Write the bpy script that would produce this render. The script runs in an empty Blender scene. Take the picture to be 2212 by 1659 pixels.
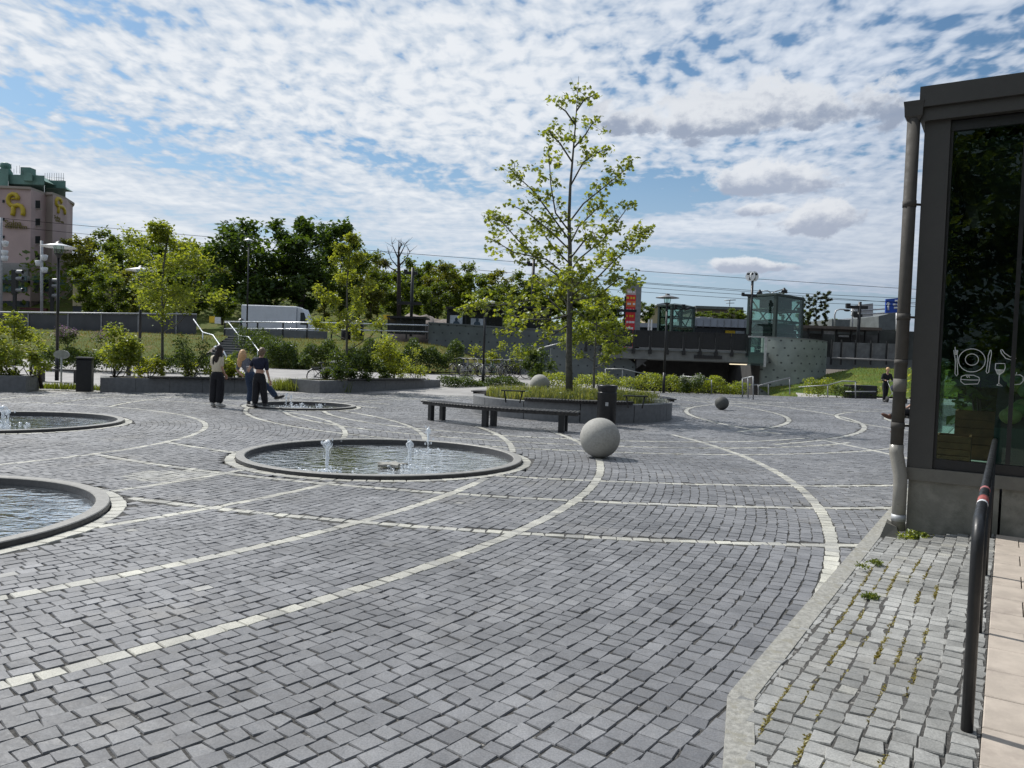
import bpy, math, random
import numpy as np
from math import sin, cos, pi, radians, sqrt, atan2, hypot
from mathutils import Vector, Matrix, Quaternion
random.seed(7); rng = np.random.default_rng(11)
SC = bpy.context.scene; COL = SC.collection

# ------------------------------------------------------------ camera
FPX = 1661.0; PITCH = radians(2.03); ROLL = radians(2.0); EYE = 1.6
cam_d = bpy.data.cameras.new('camera'); cam = bpy.data.objects.new('camera', cam_d); COL.objects.link(cam)
CAMR = Matrix.Rotation(pi/2-PITCH, 3, 'X') @ Matrix.Rotation(ROLL, 3, 'Z')
cam.matrix_world = Matrix.Translation((0, 0, EYE)) @ CAMR.to_4x4()
cam_d.sensor_fit = 'HORIZONTAL'; cam_d.sensor_width = 36; cam_d.lens = FPX/2212*36
cam_d.clip_start = .05; cam_d.clip_end = 6000
SC.camera = cam
def ray(x, y): return CAMR @ Vector(((x-1106)/FPX, -(y-829.5)/FPX, -1))
def at(x, y, Y):                       # photo position (2212 px wide) -> point at world depth Y
    d = ray(x, y); t = Y/d.y; return Vector((d.x*t, Y, EYE+d.z*t))
def gr(x, y, z=0.0):                   # photo position -> point on the level z
    d = ray(x, y); t = (z-EYE)/d.z; return Vector((d.x*t, d.y*t, z))

# ------------------------------------------------------------ sun
SUN_EL = radians(50); SUN_AZ = radians(-50)     # azimuth clockwise from +Y
S = Vector((sin(SUN_AZ)*cos(SUN_EL), cos(SUN_AZ)*cos(SUN_EL), sin(SUN_EL)))
sl = bpy.data.lights.new('sun', 'SUN'); sl.energy = 4.5; sl.angle = radians(.5); sl.color = (1, .965, .91)
so = bpy.data.objects.new('sun', sl); so.rotation_euler = S.to_track_quat('Z', 'Y').to_euler(); so.location = S*200; COL.objects.link(so)
SC.view_settings.view_transform = 'Standard'; SC.view_settings.look = 'None'
SC.view_settings.exposure = 0.0; SC.view_settings.gamma = 1

# ------------------------------------------------------------ node helper
class N:
    def __init__(s, nt): s.nt = nt; s.n = nt.nodes; s.l = nt.links
    def new(s, t, **k):
        n = s.n.new(t)
        for a, v in k.items(): setattr(n, a, v)
        return n
    def put(s, sock, v):
        if v is None: return
        if hasattr(v, 'is_output'): s.l.new(v, sock)
        else: sock.default_value = v
    def m(s, op, a, b=None, c=None, clamp=False):
        n = s.new('ShaderNodeMath', operation=op); n.use_clamp = clamp
        s.put(n.inputs[0], a); s.put(n.inputs[1], b); s.put(n.inputs[2], c); return n.outputs[0]
    def add(s, a, b): return s.m('ADD', a, b)
    def sub(s, a, b): return s.m('SUBTRACT', a, b)
    def mul(s, a, b): return s.m('MULTIPLY', a, b)
    def div(s, a, b): return s.m('DIVIDE', a, b)
    def mr(s, v, a, b, c=0.0, d=1.0, smooth=True):
        n = s.new('ShaderNodeMapRange'); n.interpolation_type = 'SMOOTHSTEP' if smooth else 'LINEAR'
        s.put(n.inputs[0], v)
        for i, q in zip((1, 2, 3, 4), (a, b, c, d)): s.put(n.inputs[i], q)
        return n.outputs[0]
    def noise(s, vec, scale, detail=4, rough=.55, dist=0, dim='3D', color=False):
        n = s.new('ShaderNodeTexNoise', noise_dimensions=dim)
        if vec is not None: s.l.new(vec, n.inputs['Vector'])
        n.inputs['Scale'].default_value = scale; n.inputs['Detail'].default_value = detail
        n.inputs['Roughness'].default_value = rough; n.inputs['Distortion'].default_value = dist
        return n.outputs[1 if color else 0]
    def mix(s, f, a, b):
        n = s.new('ShaderNodeMix', data_type='RGBA'); s.put(n.inputs[0], f)
        for i, v in ((6, a), (7, b)):
            s.put(n.inputs[i], v if hasattr(v, 'is_output') else (tuple(v)+(1,))[:4])
        return n.outputs[2]
    def xyz(s, x, y, z):
        n = s.new('ShaderNodeCombineXYZ')
        for i, v in enumerate((x, y, z)): s.put(n.inputs[i], v)
        return n.outputs[0]
    def map(s, vec, scale=(1, 1, 1), rot=(0, 0, 0), loc=(0, 0, 0)):
        n = s.new('ShaderNodeMapping'); s.l.new(vec, n.inputs[0])
        n.inputs['Scale'].default_value = scale; n.inputs['Rotation'].default_value = rot; n.inputs['Location'].default_value = loc
        return n.outputs[0]

# ------------------------------------------------------------ sky
def build_sky():
    w = bpy.data.worlds.new('World'); SC.world = w; w.use_nodes = True
    nt = w.node_tree; nt.nodes.clear(); k = N(nt)
    out = k.new('ShaderNodeOutputWorld'); bg = k.new('ShaderNodeBackground'); k.l.new(bg.outputs[0], out.inputs[0])
    bg.inputs[1].default_value = .086
    sky = k.new('ShaderNodeTexSky', sky_type='NISHITA', sun_disc=False, sun_elevation=SUN_EL, sun_rotation=SUN_AZ, ozone_density=3.0)
    tc = k.new('ShaderNodeTexCoord').outputs['Generated']
    sp = k.new('ShaderNodeSeparateXYZ'); k.l.new(tc, sp.inputs[0]); x, y, z = sp.outputs
    zz = k.add(k.m('MAXIMUM', z, 0.0), .10)
    px, py = k.div(x, zz), k.div(y, zz)
    P = k.xyz(px, py, 0.0)
    warp = k.noise(P, .7, 3, .5, color=True)
    wv = k.new('ShaderNodeVectorMath', operation='MULTIPLY_ADD'); k.l.new(warp, wv.inputs[0]); wv.inputs[1].default_value = (.5, .5, 0); k.l.new(P, wv.inputs[2])
    Pw = wv.outputs[0]
    az = k.m('ARCTAN2', x, y); el = k.m('ARCSINE', z)
    rag = k.sub(k.noise(Pw, 2.6, 6, .6), .5)
    def blob(cx, cy, wx, wy, rot=0, ragk=1.6, a=1.3, b=.2):
        d = ray(cx, cy).normalized(); a0 = atan2(d.x, d.y); e0 = math.asin(d.z)
        da, de = k.sub(az, a0), k.sub(el, e0)
        u = k.add(k.mul(da, cos(rot)), k.mul(de, sin(rot))); v = k.sub(k.mul(de, cos(rot)), k.mul(da, sin(rot)))
        u = k.div(u, wx/FPX); v = k.div(v, wy/FPX)
        q = k.m('SQRT', k.add(k.mul(u, u), k.mul(v, v)))
        q = k.add(q, k.mul(rag, ragk))
        return k.mr(q, a, b)
    big = k.noise(Pw, .6, 3, .5)
    rag2 = k.new('ShaderNodeVectorMath', operation='MULTIPLY_ADD'); k.l.new(k.noise(P, 2.2, 3, .5, color=True), rag2.inputs[0]); rag2.inputs[1].default_value = (.12, .12, 0); k.l.new(P, rag2.inputs[2])
    Pr = k.map(rag2.outputs[0], (17.0, 12.0, 1), (0, 0, radians(6)))
    rip = k.noise(Pr, 1.0, 3, .5, .15)
    fib = k.noise(k.map(Pw, (1.0, 3.2, 1), (0, 0, radians(-16)), (3.1, 7, 0)), 1.5, 7, .62, .8)
    fine = k.noise(k.map(Pw, (1, 1.5, 1)), 11, 4, .6)
    mac = k.add(.66, k.mul(k.sub(big, .5), .7))
    def gap(amount, *a, **kw):
        nonlocal mac
        mac = k.sub(mac, k.mul(blob(*a, **kw), amount))
    gap(.50, 40, 200, 95, 42); gap(.34, 430, 350, 330, 34, -.12); gap(.25, 80, 470, 190, 22); gap(.22, 330, 270, 140, 26)
    gap(.50, 880, 362, 210, 36, -.22); gap(.55, 1400, 420, 260, 52, .1); gap(.22, 2060, 130, 190, 90, .4); gap(.15, 1700, 90, 160, 30, .3)
    gap(.45, 250, 35, 200, 26); gap(.45, 1560, 545, 300, 36); gap(.40, 600, 512, 420, 22, -.12); gap(.50, 1560, 650, 640, 60);  gap(.3, 1420, 150, 150, 40, .3)
    mac = k.add(mac, k.mul(blob(900, 190, 1200, 190, 0, .8), .22)); mac = k.add(mac, k.mul(blob(1150, 470, 900, 60, -.1, .9), .16)); mac = k.add(mac, k.mul(blob(1800, 560, 500, 120, 0, .9), .10))
    mac = k.add(mac, k.mul(blob(330, 455, 420, 60, -.15, .8), .25)); mac = k.add(mac, k.mul(blob(1900, 420, 420, 240, 0, .8), .12))
    rw = k.mr(el, .12, .30)
    tex = k.add(k.mul(k.sub(rip, .5), k.add(.35, k.mul(rw, 1.75))), k.add(k.mul(k.sub(fib, .5), k.sub(1.0, k.mul(rw, .5))), k.mul(k.sub(fine, .5), .22)))
    dens = k.add(mac, tex)
    cov = k.mr(dens, .26, .70)
    hz = k.mr(el, .30, .02)                                                    # towards the horizon: veil of far cloud
    cov = k.m('MAXIMUM', cov, k.mul(hz, .5))
    east = k.mr(az, -.15, .5)
    c_hi = k.mix(east, (10.0, 10.3, 10.7), (8.2, 8.9, 10.0)); c_lo = k.mix(east, (6.9, 7.8, 9.0), (5.6, 6.6, 8.2))
    dt = k.new('ShaderNodeVectorMath', operation='DOT_PRODUCT'); k.l.new(tc, dt.inputs[0]); dt.inputs[1].default_value = tuple(S)
    sunward = k.mr(dt.outputs['Value'], -.25, .45, .34, 1.0)                   # clouds away from the sun are darker
    cc = k.mix(k.mr(k.add(k.mul(tex, 1.15), mac), .50, 1.22), c_lo, c_hi)
    blue = k.new('ShaderNodeMix', data_type='RGBA', blend_type='MULTIPLY'); blue.inputs[0].default_value = 1
    k.l.new(sky.outputs[0], blue.inputs[6]); blue.inputs[7].default_value = (.95, 1.16, 1.20, 1)
    base = k.mix(k.mul(hz, .5), blue.outputs[2], (4.9, 6.4, 8.1))
    col = k.mix(k.mul(cov, .96), base, cc)
    # low cumulus clouds with grey bases on the right
    Q = k.xyz(k.mul(az, 9.0), k.mul(el, 13.0), 0.0)
    puff = k.sub(k.noise(Q, 1.6, 7, .58, .3), .5); puff2 = k.sub(k.noise(Q, 4.5, 5, .6), .5)
    for (cx, cy, wx, wy, dark) in ((1640, 250, 250, 62, .6), (1490, 265, 170, 40, .5), (1640, 395, 165, 40, .2), (1745, 480, 80, 38, .1), (1650, 455, 60, 16, .1), (1620, 575, 110, 16, 0)):
        d = ray(cx, cy).normalized(); a0 = atan2(d.x, d.y); e0 = math.asin(d.z)
        u = k.div(k.sub(az, a0), wx/FPX); v = k.div(k.sub(el, e0), wy/FPX)
        v = k.m('MAXIMUM', v, k.mul(v, -1.5))
        q = k.add(k.m('SQRT', k.add(k.mul(u, u), k.mul(v, v))), k.add(k.mul(puff, 3.2), k.mul(puff2, .7)))
        bl = k.mr(q, 1.15, .72)
        up = k.mr(k.add(k.div(k.sub(el, e0), wy/FPX), k.add(k.mul(puff, 2.4), k.mul(puff2, 2.0))), -.5, .62)
        lo = (5.0-2.2*dark, 5.6-2.1*dark, 6.9-2.1*dark)
        cu = k.mix(up, lo, (9.4-1.3*dark, 9.7-1.2*dark, 10.2-1.1*dark))
        col = k.mix(k.mul(bl, .95), col, cu)
    sc_ = k.new('ShaderNodeVectorMath', operation='SCALE'); k.l.new(col, sc_.inputs[0]); k.l.new(sunward, sc_.inputs['Scale']); k.l.new(sc_.outputs[0], bg.inputs[0])
build_sky()

# ------------------------------------------------------------ objects and meshes
def tag(o, label=None, cat=None, group=None, kind=None):
    if label: o['label'] = label
    if cat: o['category'] = cat
    if group: o['group'] = group
    if kind: o['kind'] = kind
    return o
def empty(name, loc, label=None, cat=None, group=None, rz=0):
    o = bpy.data.objects.new(name, None); COL.objects.link(o); o.location = loc; o.rotation_euler = (0, 0, rz)
    return tag(o, label, cat, group)
def wloc(p):
    v = Vector((0, 0, 0))
    while p is not None: v = v+p.location; p = p.parent
    return v
def link(name, me, mat, parent=None, loc=None):
    o = bpy.data.objects.new(name, me); COL.objects.link(o)
    if mat is not None:
        for mm in (mat if isinstance(mat, (list, tuple)) else [mat]): me.materials.append(mm)
    if parent is not None: o.parent = parent
    if loc is not None: o.location = loc
    return o
def fast(name, V, Fs, mat, parent=None, smooth=False, attrs=None, loc=None, rel=True):
    V = np.asarray(V, np.float32); Fs = np.asarray(Fs, np.int32); k = Fs.shape[1]
    if parent is not None and rel: V = V-np.array(wloc(parent), np.float32)
    if loc is not None: V = V-np.array(loc, np.float32)
    me = bpy.data.meshes.new(name)
    me.vertices.add(len(V)); me.vertices.foreach_set('co', V.ravel())
    me.loops.add(Fs.size); me.loops.foreach_set('vertex_index', Fs.ravel())
    me.polygons.add(len(Fs)); me.polygons.foreach_set('loop_start', np.arange(0, Fs.size, k, dtype=np.int32))
    me.polygons.foreach_set('use_smooth', np.full(len(Fs), bool(smooth)))
    for an, av in (attrs or {}).items():
        a = me.attributes.new(an, 'FLOAT', 'FACE'); a.data.foreach_set('value', np.asarray(av, np.float32))
    me.update(calc_edges=True); me.validate()
    return link(name, me, mat, parent, loc)
def copy_tree(o, parent=None):
    c = o.copy(); COL.objects.link(c)
    if parent is not None: c.parent = parent
    for ch in list(o.children): copy_tree(ch, c)
    return c
class MB:
    def __init__(s): s.v = []; s.f = []; s.sm = []
    def addm(s, V, Fs, smooth=False):
        b = len(s.v); s.v += [tuple(p) for p in V]; s.f += [tuple(i+b for i in f) for f in Fs]; s.sm += [smooth]*len(Fs); return s
    def hexa(s, p):                     # 8 corners: bottom loop then top loop
        return s.addm(p, [(3, 2, 1, 0), (4, 5, 6, 7), (0, 1, 5, 4), (1, 2, 6, 5), (2, 3, 7, 6), (3, 0, 4, 7)])
    def box(s, c, d, rz=0, rx=0, ry=0):
        M = Matrix.Rotation(rz, 3, 'Z') @ Matrix.Rotation(ry, 3, 'Y') @ Matrix.Rotation(rx, 3, 'X'); c = Vector(c); x, y, z = d[0]/2, d[1]/2, d[2]/2
        return s.hexa([c+M @ Vector(q) for q in ((-x, -y, -z), (x, -y, -z), (x, y, -z), (-x, y, -z), (-x, -y, z), (x, -y, z), (x, y, z), (-x, y, z))])
    def bbox(s, c, d, b=.02, rz=0):     # box with chamfered top edge
        M = Matrix.Rotation(rz, 3, 'Z'); c = Vector(c); x, y, z = d[0]/2, d[1]/2, d[2]/2
        def lp(i, zz): return [c+M @ Vector(q) for q in ((-x+i, -y+i, zz), (x-i, -y+i, zz), (x-i, y-i, zz), (-x+i, y-i, zz))]
        return s.loft([lp(0, -z), lp(0, z-b), lp(b, z)], cap=True)
    def loft(s, rings, cap=False, closed=True, smooth=False):
        n = len(rings[0]); V = [p for r in rings for p in r]; Fs = []
        for i in range(len(rings)-1):
            for j in range(n if closed else n-1):
                a = i*n+j; b = i*n+(j+1) % n; Fs.append((a, b, b+n, a+n))
        if cap: Fs += [tuple(range(n-1, -1, -1)), tuple(range((len(rings)-1)*n, len(rings)*n))]
        return s.addm(V, Fs, smooth)
    def tube(s, pts, r, n=8, cap=True, smooth=True):
        pts = [Vector(p) for p in pts]; rings = []; up = None
        for i, p in enumerate(pts):
            t = (pts[min(i+1, len(pts)-1)]-pts[max(i-1, 0)])
            if t.length < 1e-9: t = Vector((0, 0, 1))
            t.normalize()
            if up is None: up = Vector((0, 0, 1)) if abs(t.z) < .9 else Vector((1, 0, 0))
            a = t.cross(up); a = a.normalized() if a.length > 1e-6 else Vector((1, 0, 0)); b = t.cross(a).normalized(); up = -b
            rr = r[i] if isinstance(r, (list, tuple)) else r
            rings.append([p+a*rr*cos(2*pi*j/n)+b*rr*sin(2*pi*j/n) for j in range(n)])
        return s.loft(rings, cap=cap, smooth=smooth)
    def lathe(s, prof, c=(0, 0, 0), n=24, smooth=True, cap=False, closed=False):
        c = Vector(c); rings = [[c+Vector((r*cos(2*pi*j/n), r*sin(2*pi*j/n), z)) for j in range(n)] for r, z in prof]
        if closed: rings.append(rings[0])
        return s.loft(rings, cap=cap, smooth=smooth)
    def ell(s, c, r, n=16, m=10, M=None):
        c = Vector(c); rings = []
        for i in range(m+1):
            a = -pi/2+pi*i/m; ring = []
            for j in range(n):
                q = Vector((r[0]*cos(a)*cos(2*pi*j/n), r[1]*cos(a)*sin(2*pi*j/n), r[2]*sin(a)))
                ring.append(c+(M @ q if M else q))
            rings.append(ring)
        return s.loft(rings, smooth=True)
    def prism(s, pts, off):             # polygon (3D points) extruded by vector off
        n = len(pts); off = Vector(off); V = [Vector(p) for p in pts]+[Vector(p)+off for p in pts]
        return s.addm(V, [tuple(range(n-1, -1, -1)), tuple(range(n, 2*n))]+[(i, (i+1) % n, (i+1) % n+n, i+n) for i in range(n)])
    def arcslab(s, c, r0, r1, a0, a1, z0, z1, n=24):
        rings = []
        for i in range(n+1):
            a = a0+(a1-a0)*i/n; u = Vector((cos(a), sin(a), 0)); c3 = Vector((c[0], c[1], 0))
            rings.append([c3+u*r0+Vector((0, 0, z0)), c3+u*r1+Vector((0, 0, z0)), c3+u*r1+Vector((0, 0, z1)), c3+u*r0+Vector((0, 0, z1))])
        return s.loft(rings, cap=True)
    def build(s, name, mat, parent=None, loc=None):
        off = wloc(parent) if parent is not None else Vector((0, 0, 0))
        if loc is not None: off = off+Vector(loc)
        me = bpy.data.meshes.new(name); me.from_pydata([tuple(Vector(p)-off) for p in s.v], [], s.f)
        me.polygons.foreach_set('use_smooth', s.sm)
        me.update(); return link(name, me, mat, parent, loc)
def text_mesh(txt, size, name, mat, parent, M, depth=.01):    # lettering as a mesh, baked with matrix M
    cu = bpy.data.curves.new('lettering', 'FONT'); cu.body = txt; cu.size = size; cu.extrude = depth; cu.align_x = 'CENTER'; cu.align_y = 'CENTER'
    o = bpy.data.objects.new('lettering', cu); me = bpy.data.meshes.new_from_object(o)
    bpy.data.objects.remove(o); bpy.data.curves.remove(cu)
    off = wloc(parent) if parent is not None else Vector((0, 0, 0))
    me.transform(Matrix.Translation(-off) @ M); me.name = name
    return link(name, me, mat, parent)

# ------------------------------------------------------------ materials
def pmat(name, col, rough=.6, var=.2, scale=4, bump=0, bscale=40, metal=0, spec=.5, col2=None, c2lo=.5, c2hi=.65, coord='Object', detail=5):
    m = bpy.data.materials.new(name); m.use_nodes = True; k = N(m.node_tree); b = k.n['Principled BSDF']
    tc = k.new('ShaderNodeTexCoord').outputs[coord]
    n1 = k.noise(tc, scale, detail, .6)
    c = k.mix(k.mr(n1, .3, .7), tuple(q*(1-var) for q in col), tuple(min(1, q*(1+var)) for q in col))
    if col2: c = k.mix(k.mr(k.noise(tc, scale*.45, 6, .65), c2lo, c2hi), c, col2)
    k.l.new(c, b.inputs['Base Color'])
    b.inputs['Roughness'].default_value = rough; b.inputs['Metallic'].default_value = metal; b.inputs['Specular IOR Level'].default_value = spec
    if rough > .15: k.l.new(k.mr(k.noise(tc, scale*2.3, 4), .3, .7, max(.02, rough-.1), min(1, rough+.1)), b.inputs['Roughness'])
    if bump:
        bp = k.new('ShaderNodeBump'); bp.inputs['Strength'].default_value = min(1, bump); bp.inputs['Distance'].default_value = .01
        k.l.new(k.noise(tc, bscale, 6, .65), bp.inputs['Height']); k.l.new(bp.outputs[0], b.inputs['Normal'])
    return m
def leafmat(name, c1, c2, trans=.45, tcol=None):
    m = bpy.data.materials.new(name); m.use_nodes = True; k = N(m.node_tree); k.n.remove(k.n['Principled BSDF']); out = k.n['Material Output']
    g = k.new('ShaderNodeNewGeometry'); oi = k.new('ShaderNodeObjectInfo')
    f = k.add(k.mul(g.outputs['Random Per Island'], .75), k.mul(oi.outputs['Random'], .25))
    c = k.mix(f, c1, c2)
    d = k.new('ShaderNodeBsdfDiffuse'); k.l.new(c, d.inputs[0])
    t = k.new('ShaderNodeBsdfTranslucent')
    tint = k.new('ShaderNodeMix', data_type='RGBA', blend_type='MULTIPLY'); tint.inputs[0].default_value = 1
    k.l.new(c, tint.inputs[6]); tint.inputs[7].default_value = tuple(tcol or (2.2, 2.0, .7))+(1,); k.l.new(tint.outputs[2], t.inputs[0])
    gl = k.new('ShaderNodeBsdfGlossy'); gl.inputs['Roughness'].default_value = .45; gl.inputs[0].default_value = (.8, .85, .9, 1)
    mx = k.new('ShaderNodeMixShader'); mx.inputs[0].default_value = trans; k.l.new(d.outputs[0], mx.inputs[1]); k.l.new(t.outputs[0], mx.inputs[2])
    mx2 = k.new('ShaderNodeMixShader'); mx2.inputs[0].default_value = .04; k.l.new(mx.outputs[0], mx2.inputs[1]); k.l.new(gl.outputs[0], mx2.inputs[2])
    k.l.new(mx2.outputs[0], out.inputs[0]); return m
def stonemat(name, dark, light, pale, bump=.5):
    m = bpy.data.materials.new(name); m.use_nodes = True; k = N(m.node_tree); b = k.n['Principled BSDF']
    tc = k.new('ShaderNodeTexCoord').outputs['Object']
    t = k.new('ShaderNodeAttribute', attribute_name='tone').outputs['Fac']; p = k.new('ShaderNodeAttribute', attribute_name='pale').outputs['Fac']
    c = k.mix(t, dark, light); c = k.mix(p, c, pale)
    wear = k.mul(k.mr(k.noise(tc, .5, 4), .3, .7, .80, 1.2), k.mr(k.noise(tc, 2.7, 6, .7), .3, .7, .82, 1.16))
    c = k.mix(k.mul(k.mr(k.noise(tc, .8, 6, .7), .52, .72), .4), c, (.20, .185, .16))
    fine = k.mr(k.noise(tc, 120, 5, .7), .25, .75, .72, 1.28)
    mu = k.new('ShaderNodeVectorMath', operation='SCALE'); k.l.new(c, mu.inputs[0]); k.l.new(k.mul(wear, fine), mu.inputs['Scale'])
    k.l.new(mu.outputs[0], b.inputs['Base Color'])
    k.l.new(k.mr(k.noise(tc, 30, 4), .3, .7, .42, .7), b.inputs['Roughness']); b.inputs['Specular IOR Level'].default_value = .5
    bp = k.new('ShaderNodeBump'); bp.inputs['Strength'].default_value = bump; bp.inputs['Distance'].default_value = .006
    k.l.new(k.add(k.noise(tc, 22, 5, .6), k.mul(k.noise(tc, 140, 3), .25)), bp.inputs['Height']); k.l.new(bp.outputs[0], b.inputs['Normal'])
    return m
def watermat():
    m = bpy.data.materials.new('water'); m.use_nodes = True; k = N(m.node_tree); b = k.n['Principled BSDF']
    tc = k.new('ShaderNodeTexCoord').outputs['Object']
    h = k.add(k.noise(k.map(tc, (1, 1.9, 1)), 3.0, 3, .5, .9), k.mul(k.noise(tc, 12, 3, .5, .4), .3))
    bp = k.new('ShaderNodeBump'); bp.inputs['Strength'].default_value = 1; bp.inputs['Distance'].default_value = .017
    k.l.new(h, bp.inputs['Height']); k.n.remove(b)
    d = k.new('ShaderNodeBsdfDiffuse'); d.inputs[0].default_value = (.13, .16, .18, 1); g = k.new('ShaderNodeBsdfGlossy'); g.inputs['Roughness'].default_value = .03; g.inputs[0].default_value = (1, .985, .96, 1); k.l.new(bp.outputs[0], g.inputs['Normal'])
    fr = k.new('ShaderNodeFresnel'); fr.inputs[0].default_value = 1.6; k.l.new(bp.outputs[0], fr.inputs['Normal'])
    mx = k.new('ShaderNodeMixShader'); k.put(mx.inputs[0], k.m('MINIMUM', k.add(.42, k.mul(fr.outputs[0], 1.5)), .96)); k.l.new(d.outputs[0], mx.inputs[1]); k.l.new(g.outputs[0], mx.inputs[2]); k.l.new(mx.outputs[0], k.n['Material Output'].inputs[0]); return m
def glassmat(name, tint, refl=.12, rough=0.0):
    m = bpy.data.materials.new(name); m.use_nodes = True; k = N(m.node_tree); k.n.remove(k.n['Principled BSDF']); out = k.n['Material Output']
    t = k.new('ShaderNodeBsdfTransparent'); t.inputs[0].default_value = tuple(tint)+(1,)
    g = k.new('ShaderNodeBsdfGlossy'); g.inputs['Roughness'].default_value = rough; g.inputs[0].default_value = (.85, .95, .93, 1)
    fr = k.new('ShaderNodeLayerWeight'); fr.inputs[0].default_value = .5
    f = k.add(refl, k.mul(k.m('POWER', fr.outputs['Facing'], 3), .6))
    mx = k.new('ShaderNodeMixShader'); k.put(mx.inputs[0], k.m('MINIMUM', f, .9)); k.l.new(t.outputs[0], mx.inputs[1]); k.l.new(g.outputs[0], mx.inputs[2])
    k.l.new(mx.outputs[0], out.inputs[0]); return m
def emis(name, col, st):
    m = bpy.data.materials.new(name); m.use_nodes = True; b = m.node_tree.nodes['Principled BSDF']
    b.inputs['Base Color'].default_value = tuple(col)+(1,); b.inputs['Emission Color'].default_value = tuple(col)+(1,); b.inputs['Emission Strength'].default_value = st; return m
def grassmat(name, a, b_, c):
    m = bpy.data.materials.new(name); m.use_nodes = True; k = N(m.node_tree); b = k.n['Principled BSDF']; tc = k.new('ShaderNodeTexCoord').outputs['Object']
    col = k.mix(k.mr(k.noise(tc, .35, 5, .6), .35, .65), a, b_); col = k.mix(k.mr(k.noise(tc, .9, 6, .7), .5, .68), col, c)
    f = k.mr(k.noise(tc, 30, 4, .7), .25, .75, .6, 1.4); mu = k.new('ShaderNodeVectorMath', operation='SCALE'); k.l.new(col, mu.inputs[0]); k.l.new(f, mu.inputs['Scale'])
    k.l.new(mu.outputs[0], b.inputs['Base Color']); b.inputs['Roughness'].default_value = .9; b.inputs['Specular IOR Level'].default_value = .1; return m
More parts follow.
